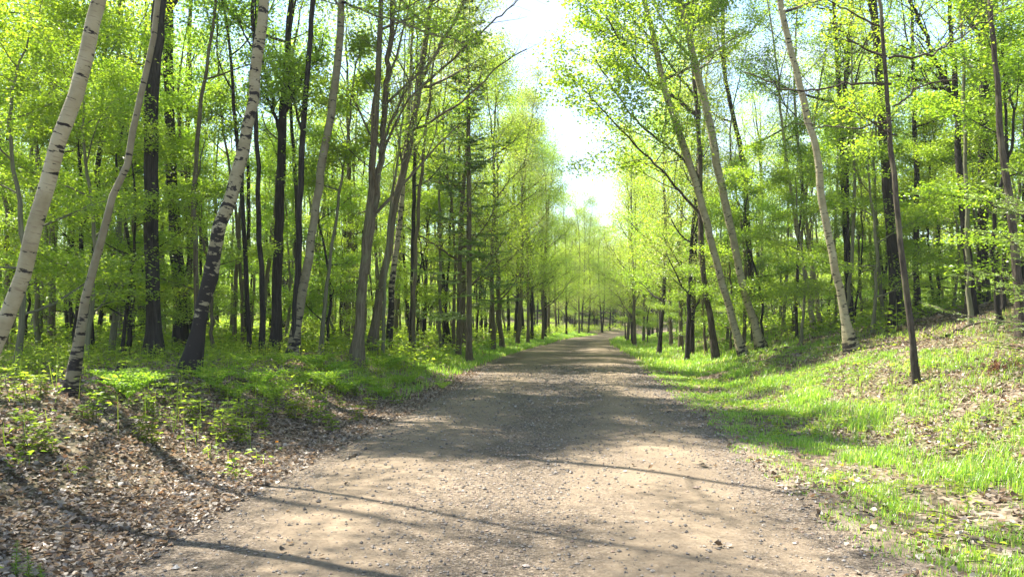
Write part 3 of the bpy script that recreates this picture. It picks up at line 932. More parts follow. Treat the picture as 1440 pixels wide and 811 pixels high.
g = np.random.RandomState(50)
b = hit(645, 482)
tr, rd, lb, cr = conifer(g, 14, 2.3, .14, 26, 4, leaf=.085, dens=150)
bz = MB()
for q in lb:
    for v, qd, a_ in zip(q.V, q.Q, q.A): pass
e = assemble('spruce_tree', b, tr + b, rd, [], None, M['bark_grey'], M['needle'], label='tall dark spruce with drooping boughs at the left road side', cat='tree', g=g)
HEROES.append(('dark spruce', e, 645, b[1]))
for q in lb:
    q.build('bough', M['bark_dark'], e, attr='bark')
cr.mb.build('crown', [M['needle'], M['bark_dark']], e, attr='bark')
SPRUCE = e
HERO_SPRUCES = [e]
e2 = dup(SPRUCE, at(660, 480, 27) * [1, 1, 0] + [0, 0, float(ground(at(660, 480, 27)[0], 27))], 2.1, .93)
e2['label'] = 'second dark spruce trunk just right of the tallest spruce'
HEROES.append(('second spruce', e2, 660, 27))

# young spruce whose boughs enter at the right
g = np.random.RandomState(51)
b = np.array([7.5, 10.4, 0]); b[2] = float(ground(b[0], b[1]))
tr, rd, lb, cr = conifer(g, 3.9, 1.7, .1, 14, 5, leaf=.045, dens=110, droop=-.1)
e = assemble('young_spruce', b, tr + b, rd * .8, [], None, M['bark_brown'], M['needle_light'], label='young light green spruce reaching its boughs in over the right bank', cat='tree', g=g)
for q in lb:
    q.build('bough', M['bark_brown'], e, attr='bark')
cr.mb.build('crown', [M['needle_light'], M['bark_brown']], e, attr='bark')
HEROES.append(('young spruce', e, 1460, b[1]))

# ---- woods behind: a few grown kinds, copied tree by tree
def proto_tree(seed, H, r, t0, nl, Rr, S, bark, leaf, name, elev=(.3, .9), lean=.3, fork=False):
    g = np.random.RandomState(seed)
    pts = [[0, 0, -.15], [g.normal(0, lean * .3), g.normal(0, lean * .3), H * .33], [g.normal(0, lean * .6), g.normal(0, lean * .6), H * .66], [g.normal(0, lean), g.normal(0, lean), H]]
    path, rad = smooth_path(pts, [r, r * .8, r * .5, r * .12], 26)
    path[1:] += g.normal(0, .02, path[1:].shape) * [1, 1, 0]
    limbs, cr = limbs_along(g, path, rad, t0, .97, nl, S, lambda t: Rr * (1.1 - .6 * max(0, (t - t0) / (1 - t0))), None, elev=elev)
    return assemble(name, (0, 0, 0), path, rad, limbs, cr, M[bark], M[leaf], sides=9, cat='tree', g=g)


FAR_LEAF = style(leaf=.085, n=17, spread=.34, thick=.14, tilt=.55, subs=(6, 4))
LOW_LEAF = style(leaf=.08, n=54, spread=.28, thick=.06, tilt=.5, rise=.03, vert=.12, subs=(6, 4))
PROTO = {'tall': [], 'edge': [], 'low': [], 'dull': [], 'pole': []}
for i in range(4):
    PROTO['tall'].append(proto_tree(200 + i, 16, .15 - .025 * (i % 2), .36, 9, 2.6, FAR_LEAF, ['bark_dark', 'bark_dark', 'bark_grey', 'bark_dark'][i], ['leaf_fresh', 'leaf_green', 'leaf_dull', 'leaf_yellow'][i], 'tree'))
for i in range(3):
    PROTO['edge'].append(proto_tree(220 + i, 14.5, .11, .14, 13, 2.6, style(leaf=.085, n=46, spread=.46, thick=.22, subs=(6, 4), tilt=.65), ['bark_dark', 'bark_grey', 'bark_dark'][i], ['leaf_fresh', 'leaf_yellow', 'leaf_dull'][i], 'tree', elev=(.15, .95)))
for i in range(4):
    PROTO['low'].append(proto_tree(240 + i, 7.5, .055, .14, 9, 1.9, LOW_LEAF, ['bark_olive', 'bark_dark', 'bark_grey', 'bark_dark'][i], ['leaf_fresh', 'leaf_yellow', 'leaf_green', 'leaf_fresh'][i], 'understory_tree', elev=(.1, .6)))
for i in range(2):
    PROTO['dull'].append(proto_tree(260 + i, 14.5, .11, .25, 10, 2.3, style(leaf=.075, n=28, spread=.34, thick=.18, subs=(7, 5), tilt=.7), 'bark_grey', 'leaf_dull', 'tree', elev=(.4, 1.1)))
for i in range(3):
    PROTO['pole'].append(proto_tree(280 + i, 12.5, .062, .46, 7, 1.5, style(leaf=.08, n=18, spread=.3, thick=.10, tilt=.55, subs=(5, 3)), ['bark_grey', 'bark_dark', 'bark_olive'][i], ['leaf_fresh', 'leaf_green', 'leaf_yellow'][i], 'slender_tree', lean=.5))
ALLP = [p for v in PROTO.values() for p in v]

spots = []       # (x, y)
for _, e, _, _ in HEROES:
    spots.append((e.location.x, e.location.y))
BG = []


def clear(x, y, dmin):
    return all((x - a) ** 2 + (y - b) ** 2 > dmin * dmin for a, b in spots)


def plant(kind, x, y, sc, tilt=.03):
    p = PROTO[kind][rng.randint(len(PROTO[kind]))]
    z = float(ground(x, y))
    o = dup(p, (x, y, z - .05), rng.uniform(0, 6.28), (sc * rng.uniform(.9, 1.1), sc * rng.uniform(.9, 1.1), sc * rng.uniform(.94, 1.06)), (rng.normal(0, tilt), rng.normal(0, tilt)))
    spots.append((x, y))
    BG.append((kind, o, p))
    return o


# road-edge rows
y = 27.0
while y < 92:
    s = -(half_w(y) + rng.uniform(.9, 3.4))
    x = float(road_c(y) + s)
    if clear(x, y, 1.0):
        plant('dull' if rng.rand() < .5 and y < 50 else 'edge', x, y, rng.uniform(.88, 1.05) * np.interp(y, [55, 92], [1, .74]))
    y += rng.uniform(.8, 3.6)
y = 29.0
while y < 100:
    s = half_w(y) + (rng.uniform(1.4, 3.0) if y < 45 else rng.uniform(.6, 3.0))
    x = float(road_c(y) + s)
    if clear(x, y, 1.0):
        plant('edge' if y < 55 or rng.rand() < .45 else 'pole', x, y, rng.uniform(.8, .98) * np.interp(y, [60, 100], [1, .75]))
    y += rng.uniform(2.0, 3.4)
# interior
tries = 0
while tries < 9000 and len(BG) < 455:
    tries += 1
    y = 14 + 78 * rng.rand() ** .85
    x = (rng.rand() * 2 - 1) * (y * .70 + 2)
    s = x - float(road_c(y))
    if -4.6 < s < 6.2 or (y < 19 and (s > -8 and s < 9.5)):
        continue
    q_ = rng.rand()
    kind = 'low' if q_ < .30 else ('pole' if q_ < .72 and y < 60 else 'tall')
    if y < 20 and kind == 'low' and rng.rand() < .5:
        continue
    if not clear(x, y, (1.1 if kind != 'tall' else 1.7) if y < 45 else (1.5 if kind != 'tall' else 2.0)):
        continue
    plant(kind, x, y, rng.uniform(.75, 1.12) * np.interp(y, [60, 92], [1, .8]))
for _ in range(110):
    y = rng.uniform(21, 58); x = float(road_c(y)) - rng.uniform(4.2, 17)
    if clear(x, y, .7):
        plant('pole', x, y, rng.uniform(.75, 1.1), .05)
tries = 0; k_ = 0
while tries < 3000 and k_ < 65:
    tries += 1
    y = rng.uniform(17, 42); x = (rng.rand() * 2 - 1) * y * .68
    s = x - float(road_c(y))
    if -5 < s < 8 or not clear(x, y, .9):
        continue
    plant('pole', x, y, rng.uniform(.8, 1.15)); k_ += 1
# where the road bends away: trees that close the view
for _ in range(150):
    y = rng.uniform(86, 122); x = rng.uniform(-4, 40)
    s = x - float(road_c(y))
    if abs(s) < 4 or not clear(x, y, 2.0):
        continue
    plant(['edge', 'tall', 'pole', 'edge'][rng.randint(4)], x, y, rng.uniform(.62, .82))
for _ in range(34):
    y = rng.uniform(88, 118); x = rng.uniform(-8, 44)
    if abs(x - float(road_c(y))) < 3.4 or not clear(x, y, .8):
        continue
    plant(['pole', 'tall', 'tall'][rng.randint(3)], x, y, rng.uniform(.62, .82))
for _ in range(130):
    y = rng.uniform(78, 135); x = rng.uniform(-30, 50)
    if abs(x - float(road_c(y))) < 3.8 or not clear(x, y, 1.4):
        continue
    plant('low', x, y, rng.uniform(.55, .95))
# understory trees on both banks, layering leaves among the trunks
for x, y in [(10.2, 16.5), (11.8, 19), (9.6, 21), (13.5, 18), (12.6, 22.5), (8.6, 23.5), (14.8, 24), (11, 25.5), (15.5, 20.5), (13, 15.5), (10.6, 28), (7.6, 27.5),
             (-8.2, 16.5), (-10.5, 15), (-7.4, 19.5), (-11.5, 18.5), (-9, 21.5), (-6.6, 23), (-13, 21), (-5.6, 26), (-8, 12.8)]:
    plant('low', x, y, rng.uniform(.62, .95))
for x, y in [(8.4, 26.5), (7.6, 31), (12, 27), (9.3, 34), (14, 30), (13.2, 24.6)]:
    plant('low', x, y, rng.uniform(.8, 1.1))
for _ in range(16):
    y = rng.uniform(25, 66); x = float(road_c(y) + half_w(y)) + rng.uniform(2.2, 5.0)
    if clear(x, y, .7):
        plant('low', x, y, rng.uniform(.55, .9))
SHADE = [(-11.5, 10.5), (-13.5, 14), (-12.5, 6.5), (-7.9, 9.0), (-8.0, 11.7)]  # unseen trees added left of the frame to shade bank and road
for x, y in SHADE:
    plant('tall', x, y, 1.0)
for p in ALLP:
    for c in list(p.children):
        bpy.data.objects.remove(c)
    bpy.data.objects.remove(p)

# hemlocks added as dark backdrop, standing in for deep shade at the bend
g = np.random.RandomState(55)
tr, rd, lb, cr = conifer(g, 7, 1.7, .08, 18, 5, leaf=.12, dens=26)
p_ = assemble('backdrop_hemlock', (0, 0, 0), tr, rd, [], None, M['bark_dark'], M['needle'], cat='tree', g=g)
for q in lb:
    for V_, Q_, in zip(q.V, q.Q):
        cr.mb.add(V_, Q_, m=1)
cr.mb.build('crown', [M['needle'], M['bark_dark']], p_, attr='bark')
HEM = []
tries = 0
while len(HEM) < 48 and tries < 3000:
    tries += 1
    y = rng.uniform(96, 132); x = rng.uniform(-6, 46)
    if abs(x - float(road_c(y))) < 4.0 or not clear(x, y, .9):
        continue
    o = dup(p_, (x, y, float(ground(x, y)) - .03), rng.uniform(0, 6.28), rng.uniform(.6, 1.05))
    spots.append((x, y)); HEM.append(o)
    tag(o, 'dark young hemlock added to deepen the shade among trees at the far bend', 'tree', 'hemlocks added as dark backdrop at the far road bend')
for c in list(p_.children):
    bpy.data.objects.remove(c)
bpy.data.objects.remove(p_)

# labels: each copy is told by its place between two trees one can find
ORD = ['first', 'second', 'third', 'fourth', 'fifth', 'sixth', 'seventh', 'eighth', 'ninth', 'tenth', 'eleventh', 'twelfth', 'thirteenth', 'fourteenth', 'fifteenth', 'sixteenth', 'seventeenth', 'eighteenth', 'nineteenth', 'twentieth']
marks = sorted([(h[2], h[0]) for h in HEROES])
marks = [m for m in marks if 0 < m[0] < 1440]


def gap_labels(items, phrase, mk, tail=''):
    """items: (pixel x, object); the label counts them from the left inside the gap between two marked trees"""
    buckets = {}
    for px, o in items:
        k = sum(1 for m_ in mk if m_[0] < px)
        buckets.setdefault(k, []).append((px, o))
    for k, L in buckets.items():
        L.sort(key=lambda t: t[0])
        if k == 0:
            where = 'in the stretch before ' + mk[0][1]
        elif k == len(mk):
            where = 'in the stretch past ' + mk[-1][1]
        else:
            where = 'between %s and %s' % (mk[k - 1][1], mk[k][1])
        for i, (px, o) in enumerate(L):
            nth = (ORD[i] + ' from left') if i < len(ORD) else 'number %d from left' % (i + 1)
            o['label'] = '%s, %s %s' % (phrase, nth, where)


bymark = [m for m in marks if m[1] in ('slender birch', 'black oak', 'scarred birch', 'forked oak', 'banded birch', 'brown twin trunk', 'leaning brown trunk', 'dark spruce', 'left road birch', 'right road birch', 'slope birch',
                                       'twiggy young tree', 'spreading oak', 'curved brown trunk')]
KIND_TXT = {'tall': ('tall dark trunk', 'tall trees in the woods behind'), 'edge': ('leafy roadside tree', 'leafy trees lining the road'),
            'low': ('low leafy understory tree', 'understory trees in the woods'), 'pole': ('slender pole tree', 'slender young trees in the woods'), 'dull': ('thinly budding tree', 'budding trees lining the left road side')}
for kind, (ph, grp) in KIND_TXT.items():
    its = [(proj(o.location)[0], o) for k, o, _ in BG if k == kind and o.location.y < 62]
    gap_labels([(px, o) for px, o in its if o.location.y < 34], 'nearer ' + ph, marks)
    gap_labels([(px, o) for px, o in its if 34 <= o.location.y < 48], 'deeper ' + ph, bymark)
    gap_labels([(px, o) for px, o in its if o.location.y >= 48], 'far-off ' + ph, bymark)
    for k, o, _ in BG:
        if k == kind and o.location.y >= 62:
            o['label'] = {'tall': 'distant tall tree with dark trunk crowded toward the far road bend', 'edge': 'distant leafy green tree beside the far stretch of road',
                          'low': 'distant low green sapling on the forest floor near the far bend', 'pole': 'distant slender pole tree crowded toward the far road bend',
                          'dull': 'distant thinly budding tree along the far left road side'}[kind]
            o['group'] = 'distant ' + grp
    for _, o in its:
        o['group'] = grp

# ---- far woods: too many to count, one mass beyond the last trees
far = MB()
g = np.random.RandomState(77)
nf = 0
while nf < 620:
    y = g.uniform(84, 190); x = g.uniform(-150, 170)
    s = x - float(road_c(y))
    if abs(s) < 5 or (y < 100 and abs(x) < y * .35) or abs(x) > y * .85:
        continue
    nf += 1
    z = float(ground(x, y))
    H = g.uniform(8, 12.5)
    far.tube([[x, y, z - .2], [x + g.normal(0, .2), y, z + H * .5], [x + g.normal(0, .4), y, z + H * .9]], [.16, .11, .04], 5, m=1, cap=False)
    n = 1000
    zz = g.uniform(.0, 1, n) ** 1.15
    rr = (1.0 + 1.9 * np.sin(np.pi * np.clip(zz, 0, 1) ** .8)) * np.sqrt(g.rand(n))
    cl = np.round(zz * 9) / 9 + g.normal(0, .015, n)
    az = g.uniform(0, 6.28, n)
    P = np.stack([x + rr * np.cos(az), y + rr * np.sin(az), z + H * cl], -1)
    leaves(far, P, .32, g, tilt=.6, m=0)
for _ in range(420):      # the dark stems seen where the road bends out of sight
    y = g.uniform(100, 150); x = g.uniform(-15, 75)
    if abs(x - float(road_c(y))) < 3.5: continue
    z = float(ground(x, y)); H = g.uniform(7, 11); r = g.uniform(.07, .17)
    far.tube([[x, y, z - .2], [x + g.normal(0, .15), y, z + H * .5], [x + g.normal(0, .4), y, z + H]], [r, r * .8, r * .3], 5, m=1, cap=False)
    n = 160; zz = g.uniform(.4, 1, n); az = g.uniform(0, 6.28, n); rr = 1.7 * np.sqrt(g.rand(n))
    leaves(far, np.stack([x + rr * np.cos(az), y + rr * np.sin(az), z + H * zz], -1), .3, g, tilt=.6, m=0)
o = far.build('distant_woods', [M['leaf_fresh'], M['bark_dark']])
tag(o, 'hazy green mass of woods beyond the last trees at the road bend', kind='stuff')

# ------------------------------------------------------------------ ground cover
# leaf litter
def litter(n, region, size, g, mat='litter', name='leaf_litter', label=None, lift=.012):
    mb = MB()
    P = region(n)
    n = len(P)
    az = g.uniform(0, 6.28, n)
    L = (size * g.uniform(.5, 1.3, n))[:, None]
    d = np.stack([np.cos(az), np.sin(az), g.normal(0, .28, n)], -1); d /= np.linalg.norm(d, axis=1)[:, None]
    nor = np.stack([g.normal(0, .35, n), g.normal(0, .35, n), np.ones(n)], -1)
    s = np.cross(nor, d); s /= np.linalg.norm(s, axis=1)[:, None]
    up = np.cross(d, s)
    curl = (g.uniform(-.25, .55, n))[:, None] * L
    W = L * g.uniform(.28, .48, n)[:, None]
    c = P + np.array([0, 0, lift]) * g.uniform(.2, 2.0, n)[:, None]
    jt = lambda: g.uniform(.6, 1.3, n)[:, None]
    V = np.stack([c - d * L * .5 + up * curl * .6, c - d * L * .12 + s * W * jt() + up * curl * jt() * 1.3, c + d * L * .22 + s * W * .8 * jt() + up * curl * .8 * jt(), c + d * L * .52 + up * curl * .3,
                  c + d * L * .22 - s * W * .85 * jt() + up * curl * .7 * jt(), c - d * L * .12 - s * W * jt() + up * curl * .9 * jt(), c], 1)
    b = (np.arange(n) * 7)[:, None]
    T = np.concatenate([b + np.array([[6, i, (i + 1) % 6]]) for i in (0, 1, 2, 3, 4, 5)], 0)
    T = T.reshape(-1, 3)
    mb.add(V.reshape(-1, 3), T=T[:, [0, 2, 1]])
    o = mb.build(name, M[mat])
    tag(o, label, kind='stuff')
    return o


def band(g, s0, s1, y0, y1, n, yp=1.6, keep=None, side_pow=1.0):
    y = y0 + (y1 - y0) * g.rand(n) ** yp
    t = g.rand(n) ** side_pow
    hw = half_w(y)
    sg = 1 if s1 > 0 else -1
    s = sg * (hw + s0 + (abs(s1) - s0) * t)
    x = road_c(y) + s
    if keep is not None:
        k = keep(x, y, np.abs(s) - hw); x, y = x[k], y[k]
    return np.stack([x, y, ground(x, y)], -1)


def nz(x, y, f=1.0, ph=0.0):
    return .5 + .25 * (np.sin(x * 1.9 * f + y * .7 * f + ph) + np.sin(y * 1.6 * f - x * 1.1 * f + 1.7 * ph + 2) * .8 + .5 * np.sin(x * 4.3 * f + 1 - y * 3.1 * f + ph) * np.sin(y * 3.7 * f + ph))


g = np.random.RandomState(90)
litter(140000, lambda n: np.vstack([
    band(g, -.35, -7.5, 2.5, 24, n, 1.5, lambda x, y, o: g.rand(len(x)) < np.where(o < .5, .25 + 1.3 * np.clip(o + .35, 0, .6), 1), 1.15)]), .047, g,
    label='dry tan and brown leaves covering the left bank')
litter(95000, lambda n: np.vstack([
    band(g, -.1, 9, 2.5, 26, n, 1.4, lambda x, y, o: g.rand(len(x)) < np.where(o < 1.6, .45 * nz(x, y, 1.3), .55 + .45 * (nz(x, y, .8, 2) > .45)))]), .058, g,
    label='dry tan leaves scattered over the grassy right slope')
litter(26000, lambda n: np.vstack([band(g, .5, -30, 18, 60, n // 2, 1.3), band(g, 3.5, 30, 20, 60, n // 2, 1.3)]), .16, g,
       label='brown fallen leaves on the forest floor farther back under the trees')

gR = np.random.RandomState(95)
def on_road(n):
    y = 3 + 27 * gR.rand(n) ** 1.4; s = gR.uniform(-1, 1, n) * half_w(y) * 1.02
    k = gR.rand(n) < .06 + .94 * np.abs(s / half_w(y)) ** 3
    y, s = y[k], s[k]; x = road_c(y) + s
    return np.stack([x, y, road_z(x, y) + .006], -1)
litter(1500, on_road, .05, gR, label='few stray dry leaves blown onto the edges of the dirt road')
# gravel
g = np.random.RandomState(94)
mb = MB()
for P in (band(g, -.1, -7, 3, 20, 1300, 1.3), band(g, .6, 9, 3, 22, 700, 1.3)):
    for p in P:
        a = g.uniform(0, 6.28); L = g.uniform(.08, .45)
        d = np.array([math.cos(a), math.sin(a), g.normal(.03, .12)]) * L
        m_ = p + d * .5 + g.normal(0, .03 * L / .2, 3) * [1, 1, .3]
        mb.tube([p + [0, 0, .02], m_ + [0, 0, .025], p + d + [0, 0, .02]], [.005, .004, .002], 4, cap=False)
tag(mb.build('fallen_twigs', M['bark_brown'], attr='bark'), 'thin dead twigs strewn among the dry leaves on both banks', kind='stuff')

g = np.random.RandomState(91)
mb = MB()
n = 52000
y = 2.8 + 24 * g.rand(n) ** 1.9
s = g.uniform(-1.03, 1.03, n) * half_w(y)
k = g.rand(n) < (.35 + .65 * np.clip(.5 + .5 * np.cos(s * 2.35) + .5 * (nz(s * .8, y * .4, 1.2) - .5), 0, 1))
y, s = y[k], s[k]; n = len(y)
x = road_c(y) + s
sz = .0045 + .0115 * g.rand(n) ** 3.5 + (g.rand(n) < .012) * .012
sz = sz * np.interp(y, [3, 20], [.9, 1.8])
z = road_z(x, y) + sz * .35 + .004
oc = np.array([[1, 0, 0], [0, 1, 0], [-1, 0, 0], [0, -1, 0], [0, 0, .7], [0, 0, -.7]])
V = np.stack([x, y, z], -1)[:, None] + oc[None] * sz[:, None, None] * g.uniform(.6, 1.35, (n, 6, 1))
ang = g.uniform(0, 6.28, n)
rel = V - np.stack([x, y, z], -1)[:, None]
cx_, sx_ = np.cos(ang)[:, None], np.sin(ang)[:, None]
V = np.stack([x[:, None] + rel[..., 0] * cx_ - rel[..., 1] * sx_, y[:, None] + rel[..., 0] * sx_ + rel[..., 1] * cx_, z[:, None] + rel[..., 2]], -1)
ft = np.array([[0, 1, 4], [1, 2, 4], [2, 3, 4], [3, 0, 4], [1, 0, 5], [2, 1, 5], [3, 2, 5], [0, 3, 5]])
mb.add(V.reshape(-1, 3), T=((np.arange(n) * 6)[:, None, None] + ft[None]).reshape(-1, 3))
tag(mb.build('gravel', M['stone'], smooth=False), 'loose small gravel stones strewn over the dirt road', kind='stuff')


# grass
def grass(P, h, w, g, name, label, bend=.5):
    n = len(P)
    mb = MB()
    az = g.uniform(0, 6.28, n)
    d = np.stack([np.cos(az), np.sin(az), np.zeros(n)], -1)
    s = np.stack([-np.sin(az), np.cos(az), np.zeros(n)], -1) * (w * g.uniform(.7, 1.4, n))[:, None]
    hh = h[:, None]
    bd = (bend * g.uniform(.1, 1.2, n))[:, None] * hh
    p1 = P + UP * hh * .5 + d * bd * .25
    p2 = P + UP * hh * .95 * (1 - .15 * bd / (hh + 1e-6)) + d * bd
    V = np.stack([P - s, P + s, p1 + s * .8, p1 - s * .8, p2], 1).reshape(-1, 3)
    b = (np.arange(n) * 5)[:, None]
    mb.add(V, Q=b + np.array([[0, 1, 2, 3]]), T=b + np.array([[3, 2, 4]]))
    o = mb.build(name, M['grass'])
    tag(o, label, kind='stuff')
    return o


g = np.random.RandomState(92)


def tufts(P, per, rad, g):
    Q = np.repeat(P, per, 0)
    Q[:, :2] += g.normal(0, rad, (len(Q), 2))
    Q[:, 2] = ground(Q[:, 0], Q[:, 1]) - .005
    return Q


P = band(g, -.12, 4.8, 2.6, 30, 17000, 1.45, lambda x, y, o: g.rand(len(x)) < np.clip(np.where(o < .5, .3 + .9 * o, np.where(o < 2.7, 1.2 * (nz(x, y, 1.4) > .40) * nz(x, y, 2.2, 1) + .12, .14 + .6 * (nz(x, y, .9, 4) > .52))), 0, 1))
Q = tufts(P, 15, .05, g)
off_ = Q[:, 0] - road_c(Q[:, 1]) - half_w(Q[:, 1])
ridge = np.exp(-((off_ - 2.1) / .5) ** 2)
h = (.03 + .075 * g.rand(len(Q)) + .15 * ridge * g.rand(len(Q)) ** 1.5) * (.55 + .9 * nz(Q[:, 0], Q[:, 1], 2.6, 3)) * np.clip(.55 + .5 * off_, .4, 1.05)
grass(Q, h, np.interp(Q[:, 1], [3, 25], [.0024, .006]), g, 'grass', 'bright green grass growing on the right verge beside the road')
P = band(g, .1, 7.5, 24, 75, 4800, 1.2, lambda x, y, o: g.rand(len(x)) < np.where(o < 3.2, 1, .4))
Q = tufts(P, 9, .12, g)
grass(Q, .1 + .16 * g.rand(len(Q)), np.interp(Q[:, 1], [24, 75], [.007, .018]), g, 'grass', 'sunny green grass along the far right road side')
P = band(g, .25, -2.2, 15, 75, 3300, 1.2, lambda x, y, o: g.rand(len(x)) < np.interp(y, [15, 24], [.25, 1]))
Q = tufts(P, 9, .1, g)
grass(Q, .08 + .15 * g.rand(len(Q)), np.interp(Q[:, 1], [14, 75], [.005, .018]), g, 'grass', 'green grass strip along the left road side')
P = band(g, 3.0, 12, 8, 34, 2600, 1.2, lambda x, y, o: nz(x, y, .7, 5) > .5)
Q = tufts(P, 10, .07, g)
grass(Q, .08 + .14 * g.rand(len(Q)), np.interp(Q[:, 1], [8, 34], [.0035, .009]), g, 'grass', 'thin grass tufts on the upper right slope')


# seedlings nobody would count
def seed_cover(P, g, hmin, hmax, lf, name, label, per=8):
    mb = MB()
    n = len(P)
    hgt = g.uniform(hmin, hmax, n)
    for q in range(per):
        f = g.uniform(.35, 1, n)
        a = g.uniform(0, 6.28, n)
        r = lf * g.uniform(.3, 1.6, n)
        C = P + np.stack([np.cos(a) * r, np.sin(a) * r, hgt * f], -1)
        dirs = np.stack([np.cos(a), np.sin(a), g.normal(-.15, .2, n)], -1)
        leaves(mb, C, lf, g, tilt=.3, dirs=dirs, aspect=.72)
    # stems
    st = g.uniform(.003, .005, n)[:, None]
    top = P + np.stack([g.normal(0, .02, n), g.normal(0, .02, n), hgt], -1)
    ex = np.array([[1, 0, 0]]) * st
    V = np.stack([P - ex, P + ex, top + ex * .5, top - ex * .5], 1).reshape(-1, 3)
    mb.add(V, Q=np.arange(4 * n).reshape(-1, 4), m=0)
    o = mb.build(name, M['seedling'])
    tag(o, label, kind='stuff')
    return o


g = np.random.RandomState(93)
P = band(g, .6, -9, 7, 26, 5200, 1.15, lambda x, y, o: g.rand(len(x)) < np.interp(o, [.5, 1.2, 2.0], [.08, .7, 1]) * np.interp(y, [7, 9.5, 12.5], [.1, .5, 1]) * np.clip(nz(x, y, .9, 1) * 1.5, 0, 1))
seed_cover(P, g, .06, .42, .062, 'undergrowth', 'knee-high green seedlings carpeting the left bank under the birches')
P = np.vstack([band(g, 1.2, -44, 20, 90, 12000, 1.2), band(g, 5.2, 40, 20, 90, 8000, 1.2)])
seed_cover(P, g, .15, .8, .15, 'undergrowth', 'low green undergrowth on the forest floor far under the trees', per=9)
P = band(g, .5, 6, 3, 22, 1500, 1.2, lambda x, y, o: nz(x, y, 1.0, 3) > .42)
seed_cover(P, g, .04, .14, .055, 'undergrowth', 'small broad-leaved weeds among the grass of the right verge', per=6)
P = band(g, .0, -3.4, 3, 9, 260, 1.0, lambda x, y, o: nz(x, y, .9, 6) > .55)
seed_cover(P, g, .05, .2, .07, 'undergrowth', 'sparse seedlings in the dry leaves of the near left bank', per=6)

# ------------------------------------------------------------------ single plants and small things
def fern_proto(seed, nfr=9, L=.62):
    g = np.random.RandomState(seed)
    e = empty('fern', (0, 0, 0))
    for k in range(nfr):
        az = 6.28 * k / nfr + g.normal(0, .2)
        d = np.array([math.cos(az) * .42, math.sin(az) * .42, 1.0])
        l = L * g.uniform(.75, 1.15)
        n = 16
        pts = [np.zeros(3)]
        for i in range(n):
            d = unit(d + np.array([math.cos(az) * .05, math.sin(az) * .05, -.06 - .03 * g.rand()]))
            pts.append(pts[-1] + d * l / n)
        pts = np.array(pts)
        mb = MB()
        mb.tube(pts, np.linspace(.004, .0012, n + 1), 3, cap=False)
        for i in range(2, n + 1):
            t = i / n
            wl_ = .2 * l * math.sin(math.pi * min(1, (t * .93 + .07))) ** .8 * (1.05 - .35 * t) + .012
            dv = unit(pts[i] - pts[i - 1]); lat = unit(np.cross(dv, UP))
            for sd in (1, -1):
                nn = 5
                tt = np.linspace(.08, .95, nn)
                PP = pts[i] + np.outer(tt * wl_, lat * sd + dv * .25)
                dirs = np.tile(lat * sd + dv * .4, (nn, 1)) + g.normal(0, .15, (nn, 3))
                leaves(mb, PP, wl_ * .34, g, tilt=.5, dirs=dirs, aspect=.8)
        mb.build('frond', M['fern'], e)
    return e


def plant_proto(seed, name, nst, hgt, lf, mat='seedling', per=9):
    """leafy seedling: stems with whorls of toothed leaves"""
    g = np.random.RandomState(seed)
    e = empty(name, (0, 0, 0))
    sb = MB(); lb_ = MB()
    for k in range(nst):
        p = branch_path(g, [g.normal(0, .04), g.normal(0, .04), -.02], [g.normal(0, .25), g.normal(0, .25), 1], hgt * g.uniform(.6, 1.1), 4, .05, .1)
        sb.tube(p, np.linspace(.006, .003, 5), 4, cap=False)
        for i in range(1, 5):
            m_ = per if i == 4 else per // 2
            a = np.linspace(0, 6.28, m_, endpoint=False) + g.uniform(0, 6)
            dirs = np.stack([np.cos(a), np.sin(a), g.normal(-.1, .15, m_)], -1)
            C = p[i] + dirs * lf * .45
            for da in (-.5, 0, .5):     # three lobes per leaf
                dd = np.stack([np.cos(a + da), np.sin(a + da), dirs[:, 2]], -1)
                leaves(lb_, C, lf * (1.0 if da == 0 else .75), g, tilt=.18, dirs=dd, aspect=.55, fold=.05)
    sb.build('stem', M['bark_olive'], e, attr='bark')
    lb_.build('foliage', M[mat], e)
    return e


ferns = [fern_proto(300), fern_proto(301, 7, .5), fern_proto(302, 11, .7)]
seeds_ = [plant_proto(310, 'maple_seedling', 3, .32, .075), plant_proto(311, 'maple_seedling', 2, .42, .085), plant_proto(312, 'maple_seedling', 5, .26, .065)]
smalls = {'fern': [], 'seed': []}
FERN_PX = [(330, 560), (345, 520), (365, 545), (395, 515), (440, 522), (455, 548), (470, 530), (530, 545), (545, 522), (562, 545), (575, 540), (590, 525), (610, 515), (622, 545), (640, 505), (655, 500), (540, 560), (300, 545),
           (515, 540), (485, 555), (425, 545), (380, 560), (210, 545), (180, 560)]
SEED_PX = [(410, 590), (430, 575), (455, 590), (350, 585), (318, 600), (385, 580), (290, 575), (265, 595), (240, 570), (205, 590), (170, 545), (150, 575), (125, 590), (60, 560), (40, 530), (75, 520), (20, 560), (130, 530), (165, 520),
           (190, 535), (250, 550), (300, 620), (480, 575), (500, 590), (520, 575), (470, 605), (440, 600), (70, 640), (30, 630), (205, 625), (365, 605), (340, 620), (150, 515), (55, 500), (310, 560), (500, 560), (560, 568)]
for px, py in FERN_PX:
    p = hit(px, py + rng.uniform(-4, 4))
    o = dup(ferns[rng.randint(3)], p, rng.uniform(0, 6), rng.uniform(.7, 1.1))
    smalls['fern'].append((px, o))
for px, py in SEED_PX:
    p = hit(px, py + rng.uniform(-4, 4))
    o = dup(seeds_[rng.randint(3)], p, rng.uniform(0, 6), rng.uniform(.7, 1.1))
    smalls['seed'].append((px, o))
for p in ferns + seeds_:
    for c in list(p.children):
        bpy.data.objects.remove(c)
    bpy.data.objects.remove(p)
lm = [m for m in bymark if m[1] in ('slender birch', 'black oak', 'scarred birch', 'banded birch', 'brown twin trunk', 'leaning brown trunk', 'dark spruce')]
gap_labels(smalls['fern'], 'bright green fern', lm)
